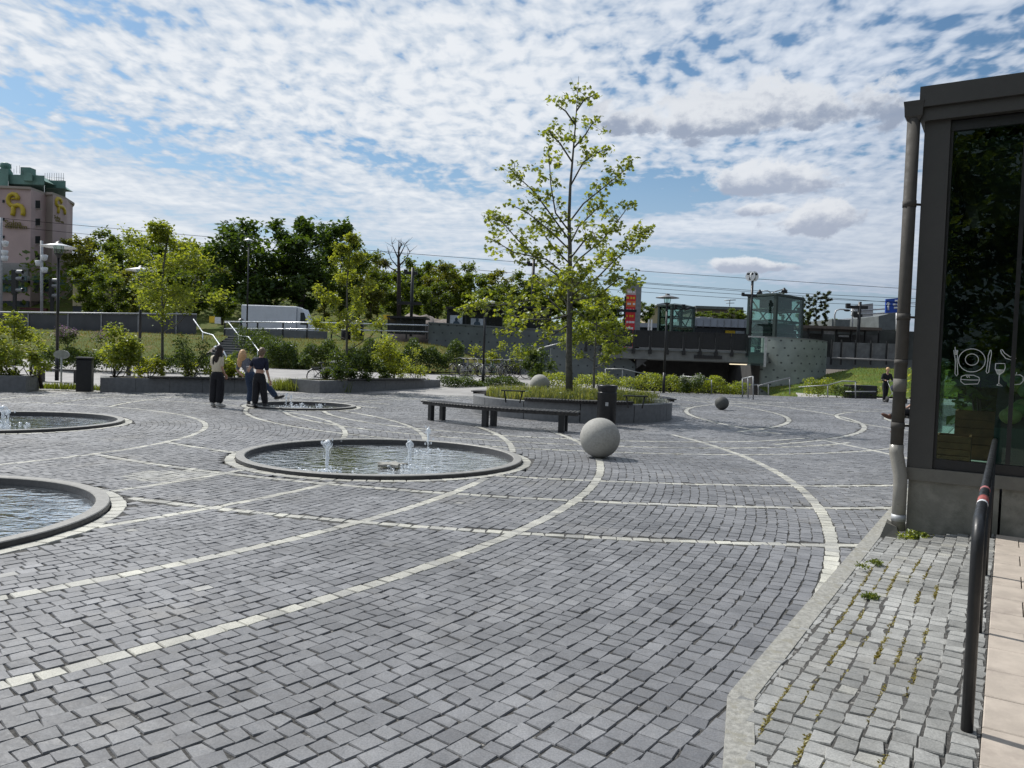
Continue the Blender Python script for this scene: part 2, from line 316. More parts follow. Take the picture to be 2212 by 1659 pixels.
M_ = dict(
    stone=stonemat('dark_cobble', (.127, .129, .137), (.214, .216, .224), (.47, .46, .40)),
    granite=stonemat('grey_granite_sett', (.21, .21, .20), (.335, .335, .32), (.40, .39, .34), .6),
    bed=pmat('joint_grit', (.055, .053, .05), .9, .5, 60, .6, 150, col2=(.30, .29, .27), c2lo=.60, c2hi=.66),
    kerb=pmat('kerb_granite', (.29, .285, .26), .8, .25, 30, .5, 90, col2=(.25, .24, .2)),
    slab=pmat('beige_slab', (.42, .365, .31), .8, .12, 6, .2, 60, col2=(.30, .255, .22), c2lo=.52, c2hi=.75),
    pave=pmat('pale_paving', (.30, .29, .28), .8, .15, .8, .2, 30),
    asphalt=pmat('asphalt', (.06, .06, .062), .85, .2, 3, .2, 50),
    earth=pmat('bare_earth', (.09, .07, .05), .95, .3, 5, .5, 40),
    concrete=pmat('concrete', (.15, .16, .16), .85, .15, 1.2, .2, 50, col2=(.19, .2, .19), c2lo=.5, c2hi=.7),
    dconcrete=pmat('dark_concrete', (.13, .145, .15), .85, .18, .9, .2, 50, col2=(.10, .11, .11)),
    planterstone=pmat('planter_granite', (.17, .175, .18), .75, .12, 8, .15, 80),
    blackst=pmat('black_stone', (.035, .036, .04), .45, .2, 20, .1, 80),
    rimtop=pmat('rim_granite', (.25, .245, .23), .55, .15, 25, .15, 90),
    blackmetal=pmat('black_metal', (.013, .014, .016), .42, .2, 8, .05, 60),
    greymetal=pmat('grey_metal', (.25, .26, .27), .45, .15, 5, 0, metal=.4),
    steel=pmat('bright_steel', (.62, .64, .66), .3, .1, 5, 0, metal=.9),
    galv=pmat('galvanised', (.42, .43, .44), .5, .15, 6, 0, metal=.3),
    pipe=pmat('pipe_paint', (.068, .064, .058), .72, .12, 6, .08, 30, spec=.25),
    bluegrey=pmat('building_panel', (.046, .045, .042), .5, .08, 3, .04, 30),
    plinth=pmat('plinth_render', (.20, .195, .17), .9, .2, 5, .5, 40, col2=(.13, .13, .11)),
    sill=pmat('sill_stone', (.14, .135, .118), .8, .1, 6, .15, 60),
    frame=pmat('window_frame', (.012, .013, .015), .4, .1, 5),
    slat=pmat('dark_slat_wood', (.038, .036, .036), .5, .3, 10, .2, 60),
    sphere=pmat('pale_granite_ball', (.34, .335, .31), .8, .1, 30, .2, 120, col2=(.27, .265, .25), c2lo=.5, c2hi=.75),
    dsphere=pmat('dark_granite_ball', (.075, .078, .075), .7, .15, 30, .2, 120),
    bark=pmat('bark', (.060, .050, .042), .9, .35, 12, .7, 40),
    gbark=pmat('grey_bark', (.10, .098, .085), .9, .25, 14, .5, 50),
    white=pmat('white_paint', (.74, .76, .78), .4, .04, 2),
    vanw=pmat('van_white', (.66, .70, .74), .35, .05, 1.5),
    tyre=pmat('rubber', (.02, .02, .02), .8, .2, 10),
    darkglass=pmat('dark_glass', (.02, .03, .035), .08, .2, 2),
    wire=pmat('wire_black', (.012, .012, .014), .95, .1, 3, spec=0), red=pmat('sign_red', (.68, .03, .04), .45, .15, 3), orange=pmat('sign_orange', (.75, .18, .04), .5, .1, 3),
    yellow=pmat('sign_yellow', (.75, .52, .03), .5, .1, 3), blue=pmat('sign_blue', (.02, .08, .42), .45, .08, 3),
    mauve=pmat('mauve_render', (.56, .42, .415), .85, .08, .25, .1, 20, col2=(.50, .37, .37)),
    beigew=pmat('beige_render', (.42, .36, .32), .85, .08, .3), copper=pmat('green_copper', (.13, .25, .215), .6, .15, .6),
    teal=pmat('teal_panel', (.10, .20, .21), .5, .12, .5), logoy=pmat('logo_yellow', (.62, .46, .04), .5, .06, 2), olive=pmat('olive_letter', (.20, .16, .03), .6, .1, 3),
    cream=pmat('cream_render', (.45, .38, .25), .85, .08, .5), roofgrey=pmat('zinc_roof', (.30, .33, .38), .5, .1, 1),
    rock=pmat('rock', (.20, .17, .15), .95, .35, 1.2, .8, 8, col2=(.10, .085, .07)), poster=pmat('poster_paper', (.45, .5, .55), .5, .3, 1.5),
    lawn=grassmat('lawn_grass', (.065, .095, .02), (.10, .115, .028), (.16, .125, .055)), lawn2=grassmat('bank_grass', (.06, .10, .02), (.10, .135, .025), (.17, .16, .04)),
    skin=pmat('skin', (.50, .30, .22), .55, .06, 8), cloth_cream=pmat('cream_knit', (.62, .55, .42), .9, .08, 40, .3, 200), cloth_black=pmat('black_cloth', (.012, .012, .016), .9, .3, 20, .2, 80),
    cloth_navy=pmat('navy_cloth', (.012, .015, .035), .9, .3, 20, .2, 80), denim=pmat('denim', (.03, .05, .095), .9, .25, 30, .3, 150), cloth_grey=pmat('grey_top', (.12, .13, .16), .9, .2, 20),
    hair_d=pmat('dark_hair', (.018, .012, .010), .5, .4, 30), hair_b=pmat('blond_hair', (.55, .33, .16), .5, .25, 40), hair_m=pmat('brown_hair', (.16, .11, .07), .5, .3, 40), shoe_w=pmat('white_shoe', (.5, .48, .44), .6, .1, 10), brownshoe=pmat('brown_shoe', (.13, .06, .035), .5, .1, 10), shoe_d=pmat('dark_shoe', (.02, .02, .022), .6, .1, 10),
    maple=leafmat('maple_leaf', (.085, .13, .020), (.215, .25, .042), .5), young=leafmat('young_leaf', (.105, .15, .022), (.24, .27, .045), .52), oak=leafmat('oak_leaf', (.028, .058, .010), (.075, .125, .022), .36),
    forest=leafmat('forest_leaf', (.045, .085, .012), (.14, .18, .030), .42), forest2=leafmat('spring_leaf', (.07, .095, .018), (.18, .19, .04), .42), shrubd=leafmat('dark_shrub_leaf', (.030, .055, .012), (.085, .125, .026), .38),
    shrubl=leafmat('light_shrub_leaf', (.10, .15, .025), (.25, .28, .06), .5), lilac=leafmat('lilac_flower', (.28, .16, .26), (.45, .30, .42), .3, (1.2, 1, 1.2)), wflower=leafmat('white_flower', (.5, .5, .42), (.7, .7, .62), .3, (1.1, 1.1, 1)),
    straw=leafmat('dry_grass', (.085, .12, .035), (.27, .28, .14), .4), grassb=leafmat('green_grass', (.07, .11, .02), (.17, .2, .05), .4), poplar=leafmat('poplar_leaf', (.035, .05, .022), (.09, .11, .05), .35),
    water=watermat(), shopglass=glassmat('shop_glass', (.62, .76, .71), .026), liftglass=glassmat('lift_glass', (.76, .86, .82), .04), railglass=glassmat('rail_glass', (.80, .84, .84), .06),
    jet=None)
def jetmat():
    m = bpy.data.materials.new('water_jet'); m.use_nodes = True; k = N(m.node_tree); b = k.n['Principled BSDF']
    tr = k.new('ShaderNodeBsdfTransparent'); mx = k.new('ShaderNodeMixShader'); b.inputs['Base Color'].default_value = (.85, .9, .95, 1); b.inputs['Roughness'].default_value = .15
    tc = k.new('ShaderNodeTexCoord').outputs['Object']
    k.put(mx.inputs[0], k.mr(k.noise(k.map(tc, (1, 1, .3)), 25, 3), .4, .6, .15, .8)); k.l.new(tr.outputs[0], mx.inputs[1]); k.l.new(b.outputs[0], mx.inputs[2]); k.l.new(mx.outputs[0], k.n['Material Output'].inputs[0]); return m
M_['jet'] = jetmat()
# ------------------------------------------------------------ ground and paving
C1, C2, C3, C4 = (-12.3, 12.95), (1.75, 22.3), (18.2, 22.7), (-3.3, 27.0)
E1 = Vector((.541, .841, 0)); E2 = Vector((.841, -.541, 0)); KN, SN = -1.055, -.02      # along the ramp / along the shop front
def W(n, s, z=0.0): return E1*s+E2*n+Vector((0, 0, z))
POOLS = [(-1.93, 11.68), (-5.78, 6.6), (-9.76, 14.72), tuple(gr(653, 878).xy)]; PR = [2.12, 2.08, 2.1, 1.48]
BX = [-60, -19, -15.4, -13.2, -9.3, -7.0, -3.2, 0, 4, 9, 14, 20, 40]; BY = [19, 21.2, 23.2, 24.5, 27.3, 28.6, 34.1, 37, 39.5, 40.5, 41, 41.8, 43]
def smooth(a, b, t):
    u = min(1, max(0, (t-a)/(b-a))); return u*u*(3-2*u)
def gz(x, y):                                   # height of the ground beyond the square
    z = .46*smooth(27, 43, y)*(1-smooth(0, 6, x))
    z -= 1.9*smooth(42.5, 50, y)*smooth(7.4, 8.6, x)*(1-smooth(16.6, 18, x))
    return z
def terrain(name, xs, ys, zf, mat):
    V = [(x, y, zf(x, y)) for y in ys for x in xs]; n = len(xs)
    F = [(j*n+i, j*n+i+1, (j+1)*n+i+1, (j+1)*n+i) for j in range(len(ys)-1) for i in range(n-1)]
    o = fast(name, V, F, mat, smooth=True); return tag(o, kind='structure')
g = MB(); g.box((0, 1900, -2.6), (6000, 4200, .4)); tag(g.build('ground', M_['earth']), kind='structure')
terrain('pavement', np.arange(-60, 61, 1.0), np.arange(18, 58, 1.0), lambda x, y: gz(x, y)-.05, M_['pave'])
bed = MB()
pts = [(-60, -6)]+[(3, -6), (45, 43)]+[(x, y) for x, y in zip(BX[::-1], BY[::-1])]
gx, gy = np.arange(-24, 24.01, .25), np.arange(-1, 44.01, .25); GX, GY = np.meshgrid(gx, gy); nx = len(gx); far_ = (GX*0).astype(bool)
for (x, y), r in zip(POOLS, PR): far_ |= np.hypot(GX-x, GY-y) < r-.02
far_ |= GY > np.interp(GX, BX, BY)
q_ = np.arange(GX.size).reshape(GX.shape); Fq = np.stack([q_[:-1, :-1], q_[:-1, 1:], q_[1:, 1:], q_[1:, :-1]], -1).reshape(-1, 4); Fq = Fq[~far_.ravel()[Fq].any(1)]
tag(fast('plaza_bed', np.stack([GX.ravel(), GY.ravel(), np.full(GX.size, -.0065)], 1), Fq, M_['bed']), kind='structure')

def cobbles(P0, P1, P2, P3, tone, pale, z=0.0, near=14.0):
    # four corner arrays (n,2) -> stones with worn edges near by, simple ones far away
    Q = np.stack([P0, P1, P2, P3], 1); c = Q.mean(1); n = len(c); d = np.hypot(c[:, 0], c[:, 1])
    Q = Q+rng.normal(0, .0055, Q.shape); Q = c[:, None]+(Q-c[:, None])*(1-rng.uniform(.02, .065, (n, 1, 1)))
    zz = (z if np.ndim(z) else np.full(n, z))[:, None]+rng.normal(0, .0011, (n, 1))+rng.normal(0, .0011, (n, 4))
    parts = []
    nr = d < near
    def mk(Q, zz, tone, pale, near):
        n = len(Q); c = Q.mean(1, keepdims=True)
        def ring(k, dz): return np.concatenate([c+(Q-c)*k, (zz+dz)[..., None]], 2)
        if near: R = [ring(.92, .0015), ring(.98, -.004), ring(1.0, -.014), ring(1.0, -.045)]
        else: R = [ring(.97, 0), ring(1.0, -.04)]
        m = len(R); V = np.stack(R, 1).reshape(n*m*4, 3); b = (np.arange(n)*m*4)[:, None, None]
        f = [[0, 1, 2, 3]]
        for i in range(m-1):
            for j in range(4): f.append([i*4+j, (i+1)*4+j, (i+1)*4+(j+1) % 4, i*4+(j+1) % 4])
        F = (b+np.array(f)[None]).reshape(-1, 4); return V, F, np.repeat(tone, len(f)), np.repeat(pale, len(f))
    out = [mk(Q[s], zz[s], tone[s], pale[s], fl) for s, fl in ((nr, True), (~nr, False)) if s.any()]
    off = 0; Vs, Fs, T, P = [], [], [], []
    for v, f, t, p in out: Vs.append(v); Fs.append(f+off); off += len(v); T.append(t); P.append(p)
    return np.concatenate(Vs), np.concatenate(Fs), np.concatenate(T), np.concatenate(P)
RINGS = {C1: [(6.65, .11), (9.3, .11), (10.8, .11), (12.35, .12), (13.75, .12), (16.4, .125), (19.6, .12), (23.5, .12)],
         C2: [(7.0, .12), (8.0, .11), (8.95, .11), (12.2, .11), (13.7, .12), (15.45, .12)], C3: [(6.4, .13), (7.9, .13), (12.7, .14)], C4: [(12.3, .14), (14.3, .14)]}
def side(P):                                    # distance left of the kerb line (positive: on the square)
    n = P[:, 0]*E2.x+P[:, 1]*E2.y; s = P[:, 0]*E1.x+P[:, 1]*E1.y
    kx = np.where(s > 3.63, KN-0*s, KN+(s-3.63)*(-.26)*-1*0)
    low = (P[:, 0]-1.08)-(P[:, 1]-3.62)*.305
    return np.where(s > 3.63, KN-n, -low)
def inplaza(P, margin=0.0):
    k = side(P) > margin
    for (x, y), r in zip(POOLS, PR): k &= np.hypot(P[:, 0]-x, P[:, 1]-y) > r+.185
    k &= np.hypot(P[:, 0]-C2[0], P[:, 1]-C2[1]) > 2.8
    k &= P[:, 1] < np.interp(P[:, 0], BX, BY)
    k &= (np.abs(P[:, 0]) < .82*P[:, 1]+3.5) & (P[:, 1] > .6)
    return k
def ringstones(C, r0, r1, length):
    n = max(6, int(2*pi*r0/length)); e = np.cumsum(rng.uniform(.75, 1.25, n)); e = e/e[-1]*2*pi+rng.uniform(0, 7)
    a0, a1 = e, np.roll(e, -1); a1 = np.where(a1 < a0, a1+2*pi, a1)
    f = lambda r, a: np.stack([C[0]+r*np.cos(a), C[1]+r*np.sin(a)], 1)
    return f(r0, a0), f(r0, a1), f(r1, a1), f(r1, a0)
def owner(P):
    d2 = np.hypot(P[:, 0]-C2[0], P[:, 1]-C2[1]); d3 = np.hypot(P[:, 0]-C3[0], P[:, 1]-C3[1])
    return np.where(d2 < 7.0, 1, np.where(d3 < 6.3, 2, 0))
def onband(P):
    m = np.zeros(len(P), bool)
    for C, L in RINGS.items():
        d = np.hypot(P[:, 0]-C[0], P[:, 1]-C[1])
        for R, w in L: m |= (np.abs(d-R) < w/2+.028) & bandok(P, C, R)
    return m
def bandok(P, C, R):
    d1 = np.hypot(P[:, 0]-C1[0], P[:, 1]-C1[1]); d2 = np.hypot(P[:, 0]-C2[0], P[:, 1]-C2[1]); d3 = np.hypot(P[:, 0]-C3[0], P[:, 1]-C3[1])
    if C is C1: return (d2 > 5.6) & (d3 > 12.7) & ((P[:, 1] > 5) | (R < 16))
    if C is C2: return (d1 > 6.65) & ((d3 > 12.5) | (R > 9)) & ((P[:, 0] < 9) | (R > 9)) & (d3 > 7.9)
    if C is C4: return (P[:, 0] > 5.4) & (P[:, 1] > 15.5)
    return (d2 > 3.5) & (d1 > 12) & ((P[:, 1] > 18) | (R < 8))
acc = [[], [], [], [], [], []]
for ci, C in enumerate((C1, C2, C3)):
    rmax = {0: 47, 1: 7.2, 2: 6.5}[ci]; edges = sorted([(R-w/2, R+w/2) for R, w in RINGS[C]]); r = .3; rows = []
    for lo, hi in edges+[(rmax, rmax)]:
        if lo > rmax: break
        k = max(1, round((lo-r)/.104)); rows += [(r+(lo-r)*i/k, r+(lo-r)*(i+1)/k) for i in range(k)]; r = hi
    for bi, (r0, r1) in enumerate(rows+edges):
        if r0 > rmax: continue
        gaprow = bi >= len(rows)
        q = ringstones(C, r0, r1, .110); c = sum(q)/4; k = inplaza(c, -.075) & (owner(c) == ci) & ~onband(c)
        if gaprow: k &= ~bandok(c, C, (r0+r1)/2)
        if k.any():
            for i in range(4): acc[i].append(q[i][k])
            acc[4].append(np.clip(rng.normal(.45, .22, k.sum()), 0, 1)); acc[5].append((rng.random(k.sum()) < .0015)*.3)
for ci, C in enumerate((C1, C2, C3, C4)):
    for R, w in RINGS[C]:
        for sub in ([(R-w/2, R+w/2)] if w < .18 else [(R-w/2, R), (R, R+w/2)]):
            q = ringstones(C, sub[0], sub[1], .15); c = sum(q)/4; k = inplaza(c, -.075) & bandok(c, C, R)
            if k.any():
                for i in range(4): acc[i].append(q[i][k])
                acc[4].append(rng.random(k.sum())); acc[5].append(np.clip(rng.normal(.74, .17, k.sum()), .3, 1))
for (x, y), r in zip(POOLS, PR):                # pale ring of setts round each pool
    q = ringstones((x, y), r+.005, r+.15, .17); c = sum(q)/4; k = side(c) > 0
    for i in range(4): acc[i].append(q[i][k])
    acc[4].append(rng.random(k.sum())); acc[5].append(np.clip(rng.normal(.8, .15, k.sum()), .3, 1))
q = [np.concatenate(a) for a in acc]
pc_ = gr(355, 1028); dd_ = np.hypot(q[0][:, 0]-pc_.x, q[0][:, 1]-pc_.y); wn = dd_ < .5; q[5][wn] = np.maximum(q[5][wn], rng.uniform(.2, .6, wn.sum()))        # worn pale round patch
V, F, T, P = cobbles(*q[:4], q[4], q[5])
o = fast('plaza', V, F, M_['stone'], attrs={'tone': T, 'pale': P}); tag(o, kind='structure')

# kerb, sloping strip of light setts, landing of slabs
kb = MB()
def kerbseg(a, b, wdt=.125):
    a, b = Vector(a), Vector(b); t = (b-a).normalized(); nn = Vector((t.y, -t.x, 0)); g = t*.003
    p = [a+g, b-g, b-g+nn*wdt, a+g+nn*wdt]; kb.loft([[q+Vector((0, 0, -.1)) for q in p], [q+Vector((0, 0, .018)) for q in p], [q+(sum(p, Vector())/4-q)*.06+Vector((0, 0, .03)) for q in p]], cap=True)
kp = [(.3, 1.07, 0), (.69, 2.35, 0), (1.08, 3.62, 0)]; kp += [tuple(W(KN, s)) for s in np.arange(4.83, 24, 1.2)]
for a, b in zip(kp[:-1], kp[1:]): kerbseg(a, b)
tag(kb.build('kerb', M_['kerb']), kind='structure')
def apz(n, s):
    p = W(n, s); d = max(0.0, -float(side(np.array([[p.x, p.y]]))[0])-.12); return .02+.15*d/(d+max(1e-3, SN-n))
ap = MB(); Lk = [(.36, 1.07, .013), (.75, 2.35, .013), (1.14, 3.60, .013), tuple(W(KN+.1, 8.3, .013))]; Rk = [tuple(W(SN, s_, .163)) for s_ in (.9, 2.0, 3.55, 8.3)]
for i in range(3): ap.addm([Lk[i], Rk[i], Rk[i+1], Lk[i+1]], [(0, 1, 2, 3)])
ap.addm([W(KN+.1, 8.2, -.01), W(-.75, 8.2, -.01), W(-.75, 24, -.01), W(KN+.1, 24, -.01)], [(0, 1, 2, 3)])
tag(ap.build('sett_bed', M_['bed']), kind='structure')
qs = [[], [], [], []]; zs = []
n = KN-.9; kk = round((SN-.006-n)/.098); w0 = (SN-.006-n)/kk
for _row in range(kk):
    w = w0-.004; s = rng.uniform(-1.2, -1)
    while s < 24:
        l = rng.uniform(.08, .118); c = W(n+w/2, s+l/2); nn, ss = n+w/2, s+l/2
        inner = .02 if ss > 3.63 else 0
        ok = side(np.array([[c.x, c.y]]))[0] < -.085 and c.y > .6 and (ss < 8.08 or nn < -.76)
        if ok:
            wob = .012*sin(s*2+n*3)
            for i, (a, b) in enumerate(((n, s), (n, s+l), (n+w, s+l), (n+w, s))): p = W(a+wob, b); qs[i].append((p.x, p.y))
            zs.append(apz(nn, ss))
        s += l+.004
    n += w+.004
qs = [np.array(a)[::1] for a in qs]; m = len(zs)
V, F, T, P = cobbles(qs[0], qs[3], qs[2], qs[1], rng.random(m), (rng.random(m) < .03)*.5, np.array(zs)+.004, 14)
tag(fast('sett_strip', V, F, M_['granite'], attrs={'tone': T, 'pale': P}), kind='structure')
sb = MB(); s = -1.4; r = 0
while s < 8.0:
    n = SN; ws = [.17 if r % 2 else .35]+[.35]*5
    for w in ws:
        n1 = n+w; c = [W(n+.003, s+.003), W(n1-.003, s+.003), W(n1-.003, min(s+.357, 8.07)), W(n+.003, min(s+.357, 8.07))]
        dz = random.uniform(-.002, .002); cc = sum(c, Vector())/4
        sb.loft([[p+Vector((0, 0, .05)) for p in c], [p+Vector((0, 0, .166+dz)) for p in c], [p+(cc-p)*.03+Vector((0, 0, .17+dz)) for p in c]], cap=True); n = n1
    s += .36; r += 1
tag(sb.build('landing', M_['slab']), kind='structure')
lb = MB(); lb.addm([W(SN, -1.4, .15), W(3, -1.4, .15), W(3, 8.1, .15), W(SN, 8.1, .15)], [(0, 1, 2, 3)]); tag(lb.build('landing_bed', M_['earth']), kind='structure')

# ------------------------------------------------------------ leaf cards
TPL = dict(leaf=np.array([(0, 0, 0), (.32, .45, .05), (0, 1, -.12), (-.32, .45, .05)]),
           maple=np.array([(0, -.1, 0), (.28, .05, .02), (.62, .12, -.06), (.42, .38, 0), (.6, .75, -.1), (.24, .66, 0), (0, 1.05, -.14), (-.24, .66, 0), (-.6, .75, -.1), (-.42, .38, 0), (-.62, .12, -.06), (-.28, .05, .02)]),
           blade=np.array([(-.03, 0, 0), (.03, 0, 0), (.015, .6, .1), (0, 1, .35)]))
def leaves(pts, size, tpl='leaf', up=.5, var=.35, droop=0.0):
    pts = np.asarray(pts, float); n = len(pts); T = TPL[tpl]; k = len(T)
    nz = rng.normal(size=(n, 3)); nz[:, 2] = np.abs(nz[:, 2])+up*2; nz /= np.linalg.norm(nz, axis=1)[:, None]
    t = rng.normal(size=(n, 3)); t[:, 2] -= droop*2; ax = np.cross(nz, t); ax /= np.linalg.norm(ax, axis=1)[:, None]+1e-9; ay = np.cross(nz, ax); ay *= np.sign((ay*t).sum(1))[:, None]
    s = size*(1+rng.uniform(-var, var, n))[:, None, None]
    V = pts[:, None]+s*(T[None, :, 0, None]*ax[:, None]+T[None, :, 1, None]*ay[:, None]+T[None, :, 2, None]*nz[:, None])
    return V.reshape(-1, 3), np.arange(n*k).reshape(n, k)
def clump(c, r, n, shell=.5):
    d = rng.normal(size=(n, 3)); d /= np.linalg.norm(d, axis=1)[:, None]; rad = rng.random(n)**shell
    return np.array(c)+d*rad[:, None]*np.array(r)
def bush(name, c, size, mat, label, group=None, n=900, leaf=.09, lobes=9, cat='shrub', up=.35, flowers=None, stems=True, parent=None):
    c = Vector(c); root = empty(name, c, label, cat, group); P = []; st = MB()
    for i in range(lobes):
        a = random.uniform(0, 2*pi); q = random.random()**.5; h = random.uniform(.18, 1)*(1-.45*q*q)
        p = c+Vector((cos(a)*q*size[0]*.5, sin(a)*q*size[1]*.5, h*size[2]*.9)); rr = size[2]*random.uniform(.13, .26)
        P.append(clump(p, (min(rr, size[0]*.3), min(rr, size[1]*.3), rr*.9), n//lobes, .6))
        st.tube([c+Vector((0, 0, -.03)), (c+p)/2+Vector((0, 0, -size[2]*.1)), p], [.018, .012, .006], 5)
    st.ell(c+Vector((0, 0, -.03)), (.05, .05, .05), 8, 6)
    P = np.concatenate(P); P = P[P[:, 2] > c.z+.02]
    V, F = leaves(P, leaf, 'leaf', up); fast('foliage', V, F, mat, root)
    st.build('stem', M_['bark'], root)
    if flowers:
        fp = P[P[:, 2] > np.quantile(P[:, 2], flowers[2])]; fp = fp[rng.random(len(fp)) < flowers[1]]; fp = np.repeat(fp, 5, 0)+rng.normal(0, .05, (len(fp)*5, 3))+np.array((0, 0, .05))
        V, F = leaves(fp, .05, 'leaf', .2); fast('blossom', V, F, flowers[0], root)
    return root

# ------------------------------------------------------------ fountain pools
def pool(i, label, jets, star=False):
    (x, y), r = POOLS[i], PR[i]; root = empty('fountain_pool', (x, y, 0), label, 'fountain', 'round fountain pools in the square'); c = (x, y, 0)
    m = MB(); m.lathe([(r, -.05), (r, .048), (r-.008, .055), (r-.115, .055), (r-.125, .047), (r-.125, -.3)], c, 96, smooth=False); m.build('rim', M_['rimtop'], root)
    m = MB(); m.lathe([(r+.003, -.05), (r+.003, .044)], c, 96); m.lathe([(r-.128, .041), (r-.128, -.3), (.001, -.3)], c, 96); m.build('basin', M_['blackst'], root)
    m = MB(); m.lathe([(r-.13, -.03), (.001, -.03)], c, 64); m.build('water', M_['water'], root)
    for (jx, jy, h, rr, spl) in jets:
        m = MB(); b = Vector((x+jx, y+jy, -.03))
        zs = [(h*t, rr*(.35+.25*t+(.9 if .72 < t < .97 else 0)*(1-abs(t-.86)*5)+random.uniform(-.12, .12))) for t in np.linspace(0, .97, 12)]+[(h, .002)]
        m.lathe([(q, z) for z, q in zs], b, 9)
        m.build('water_jet', M_['jet'], root); m = MB()
        for _ in range(26):
            a = random.uniform(0, 6.28); d = abs(random.gauss(0, rr*1.6)); z = random.uniform(.1, 1.02)*h; s = random.uniform(.006, .016); m.ell(b+Vector((cos(a)*d, sin(a)*d, z)), (s, s, s*1.8), 5, 4)
        for _ in range(spl):
            a = random.uniform(0, 6.28); d = random.uniform(.03, .34); s = random.uniform(.008, .02); m.ell(b+Vector((cos(a)*d*1.2, sin(a)*d, random.uniform(0, .035))), (s*1.5, s, s), 5, 4)
        tag(m.build('splash', M_['jet'], root), kind='stuff')
    if star:
        m = MB(); pts = []
        for k in range(10): a = pi*k/5+.2; q = .24 if k % 2 == 0 else .12; pts.append((x+.25+q*cos(a), y-.75+q*sin(a), -.013))
        m.prism(pts, (0, 0, .035)); m.build('star_stone', M_['kerb'], root)
    return root
def rel(i, X, Y, z=-.03): p = gr(X, Y, z); return p.x-POOLS[i][0], p.y-POOLS[i][1]
pool(0, 'round fountain pool in the middle of the square with star shaped stone', [rel(0, 706, 1020)+(.44, .05, 60), rel(0, 884, 1012)+(.40, .045, 40), rel(0, 924, 978)+(.42, .035, 25)], True)
pool(1, 'nearest fountain pool, cut off by the left edge, calm rippled water', [])
pool(2, 'fountain pool on the left with splashing jet, behind the nearest pool', [rel(2, 6, 925)+(.42, .06, 40), rel(2, 18, 918)+(.3, .03, 20)])
pool(3, 'farthest fountain pool, right beside the people kicking at the water', [rel(3, 618, 880)+(.40, .02, 15), rel(3, 628, 878)+(.32, .02, 15), rel(3, 652, 882)+(.14, .05, 30), rel(3, 690, 882)+(.12, .04, 20)])
st = MB(); p = gr(656, 884, -.01); st.ell(p, (.22, .12, .05), 8, 5); o = st.build('nozzle_stone', M_['blackst'], bpy.data.objects['fountain_pool.003'])

# ------------------------------------------------------------ stone balls
def ball(c, r, mat, label):
    m = MB(); m.ell((c[0], c[1], c[2]+r), (r, r, r), 48, 28); o = m.build('stone_ball', mat, loc=(c[0], c[1], c[2])); tag(o, label, 'stone ball', 'stone balls on the square')
ball((1.47, 12.55, -.004), .328, M_['sphere'], 'large pale granite ball on the paving in front of the bin')
ball((7.37, 26.9, -.004), .24, M_['dsphere'], 'small dark granite ball alone on the far right paving')
p = at(1166, 830, 24.3); ball((p.x, p.y, p.z-.31), .31, M_['sphere'], 'pale granite ball half hidden by the plants of the round planter')

# ------------------------------------------------------------ round planter with seats, bench, bins
pl = empty('round_planter', (C2[0], C2[1], 0), 'round granite planter with dark seats on its rim, round the tall maple', 'planter'); cc = (C2[0], C2[1], 0)
for k in range(12):
    m = MB(); m.arcslab(cc, 2.55, 2.86, 2*pi*k/12+.004, 2*pi*(k+1)/12-.004, -.05, .47, 8); m.build('wall_block', M_['planterstone'], pl)
m = MB(); m.lathe([(2.56, .40), (1.5, .47), (.01, .5)], cc, 40); m.build('soil', M_['earth'], pl)
def slat_seat(root, c, r0, r1, a0, a1, z, sl=.055, gap=.022, mat='slat'):
    m = MB(); ra = (r0+r1)/2; n = max(3, int((a1-a0)*ra/(sl+gap)))
    for i in range(n):
        a = a0+(a1-a0)*(i+.5)/n; u = Vector((cos(a), sin(a), 0))
        m.bbox(Vector((c[0], c[1], z-.018))+u*ra, (r1-r0, sl*random.uniform(.94, 1.04), .036), .006, a)
    m.arcslab(c, r0+.06, r0+.10, a0, a1, z-.09, z-.037, 20); m.arcslab(c, r1-.10, r1-.06, a0, a1, z-.09, z-.037, 20); m.arcslab(c, r1-.004, r1+.012, a0, a1, z-.014, z-.004, 20)
    return m.build('seat', M_[mat], root)
for a0, a1 in ((-119, -62), (138, 172), (-8, 34), (70, 105)): slat_seat(pl, cc, 2.45, 2.98, radians(a0), radians(a1), .56)
def armrest(root, p, rz):
    m = MB(); p = Vector(p); M = Matrix.Rotation(rz, 3, 'Z')
    for sx in (-.16, .16): m.tube([p+M @ Vector((sx, 0, 0)), p+M @ Vector((sx*1.3, 0, .26))], .018, 6)
    m.bbox(p+Vector((0, 0, .275)), (.56, .07, .03), .008, rz); m.build('armrest', M_['blackmetal'], root)
q = gr(1108, 868, .56); armrest(pl, (q.x, q.y, .54), 0); q = gr(1372, 880, .56); armrest(pl, (q.x, q.y, .54), .1)
be = empty('curved_bench', (-.5, 17.4, 0), 'long gently curved slatted bench on dark posts before the round planter', 'bench')
BC, BR, BA0, BA1 = (2.75, 22.61), 6.05, radians(-141.5), radians(-102)
slat_seat(be, BC, BR-.29, BR+.29, BA0, BA1, .46, .06, .03)
for f in (.07, .485, .915):
    a = BA0+(BA1-BA0)*f; u = Vector((cos(a), sin(a), 0))
    for r in (BR-.17, BR+.17): m = MB(); m.bbox(Vector((BC[0], BC[1], 0))+u*r+Vector((0, 0, .185)), (.10, .13, .385), .004, a); m.build('leg', M_['blackmetal'], be)
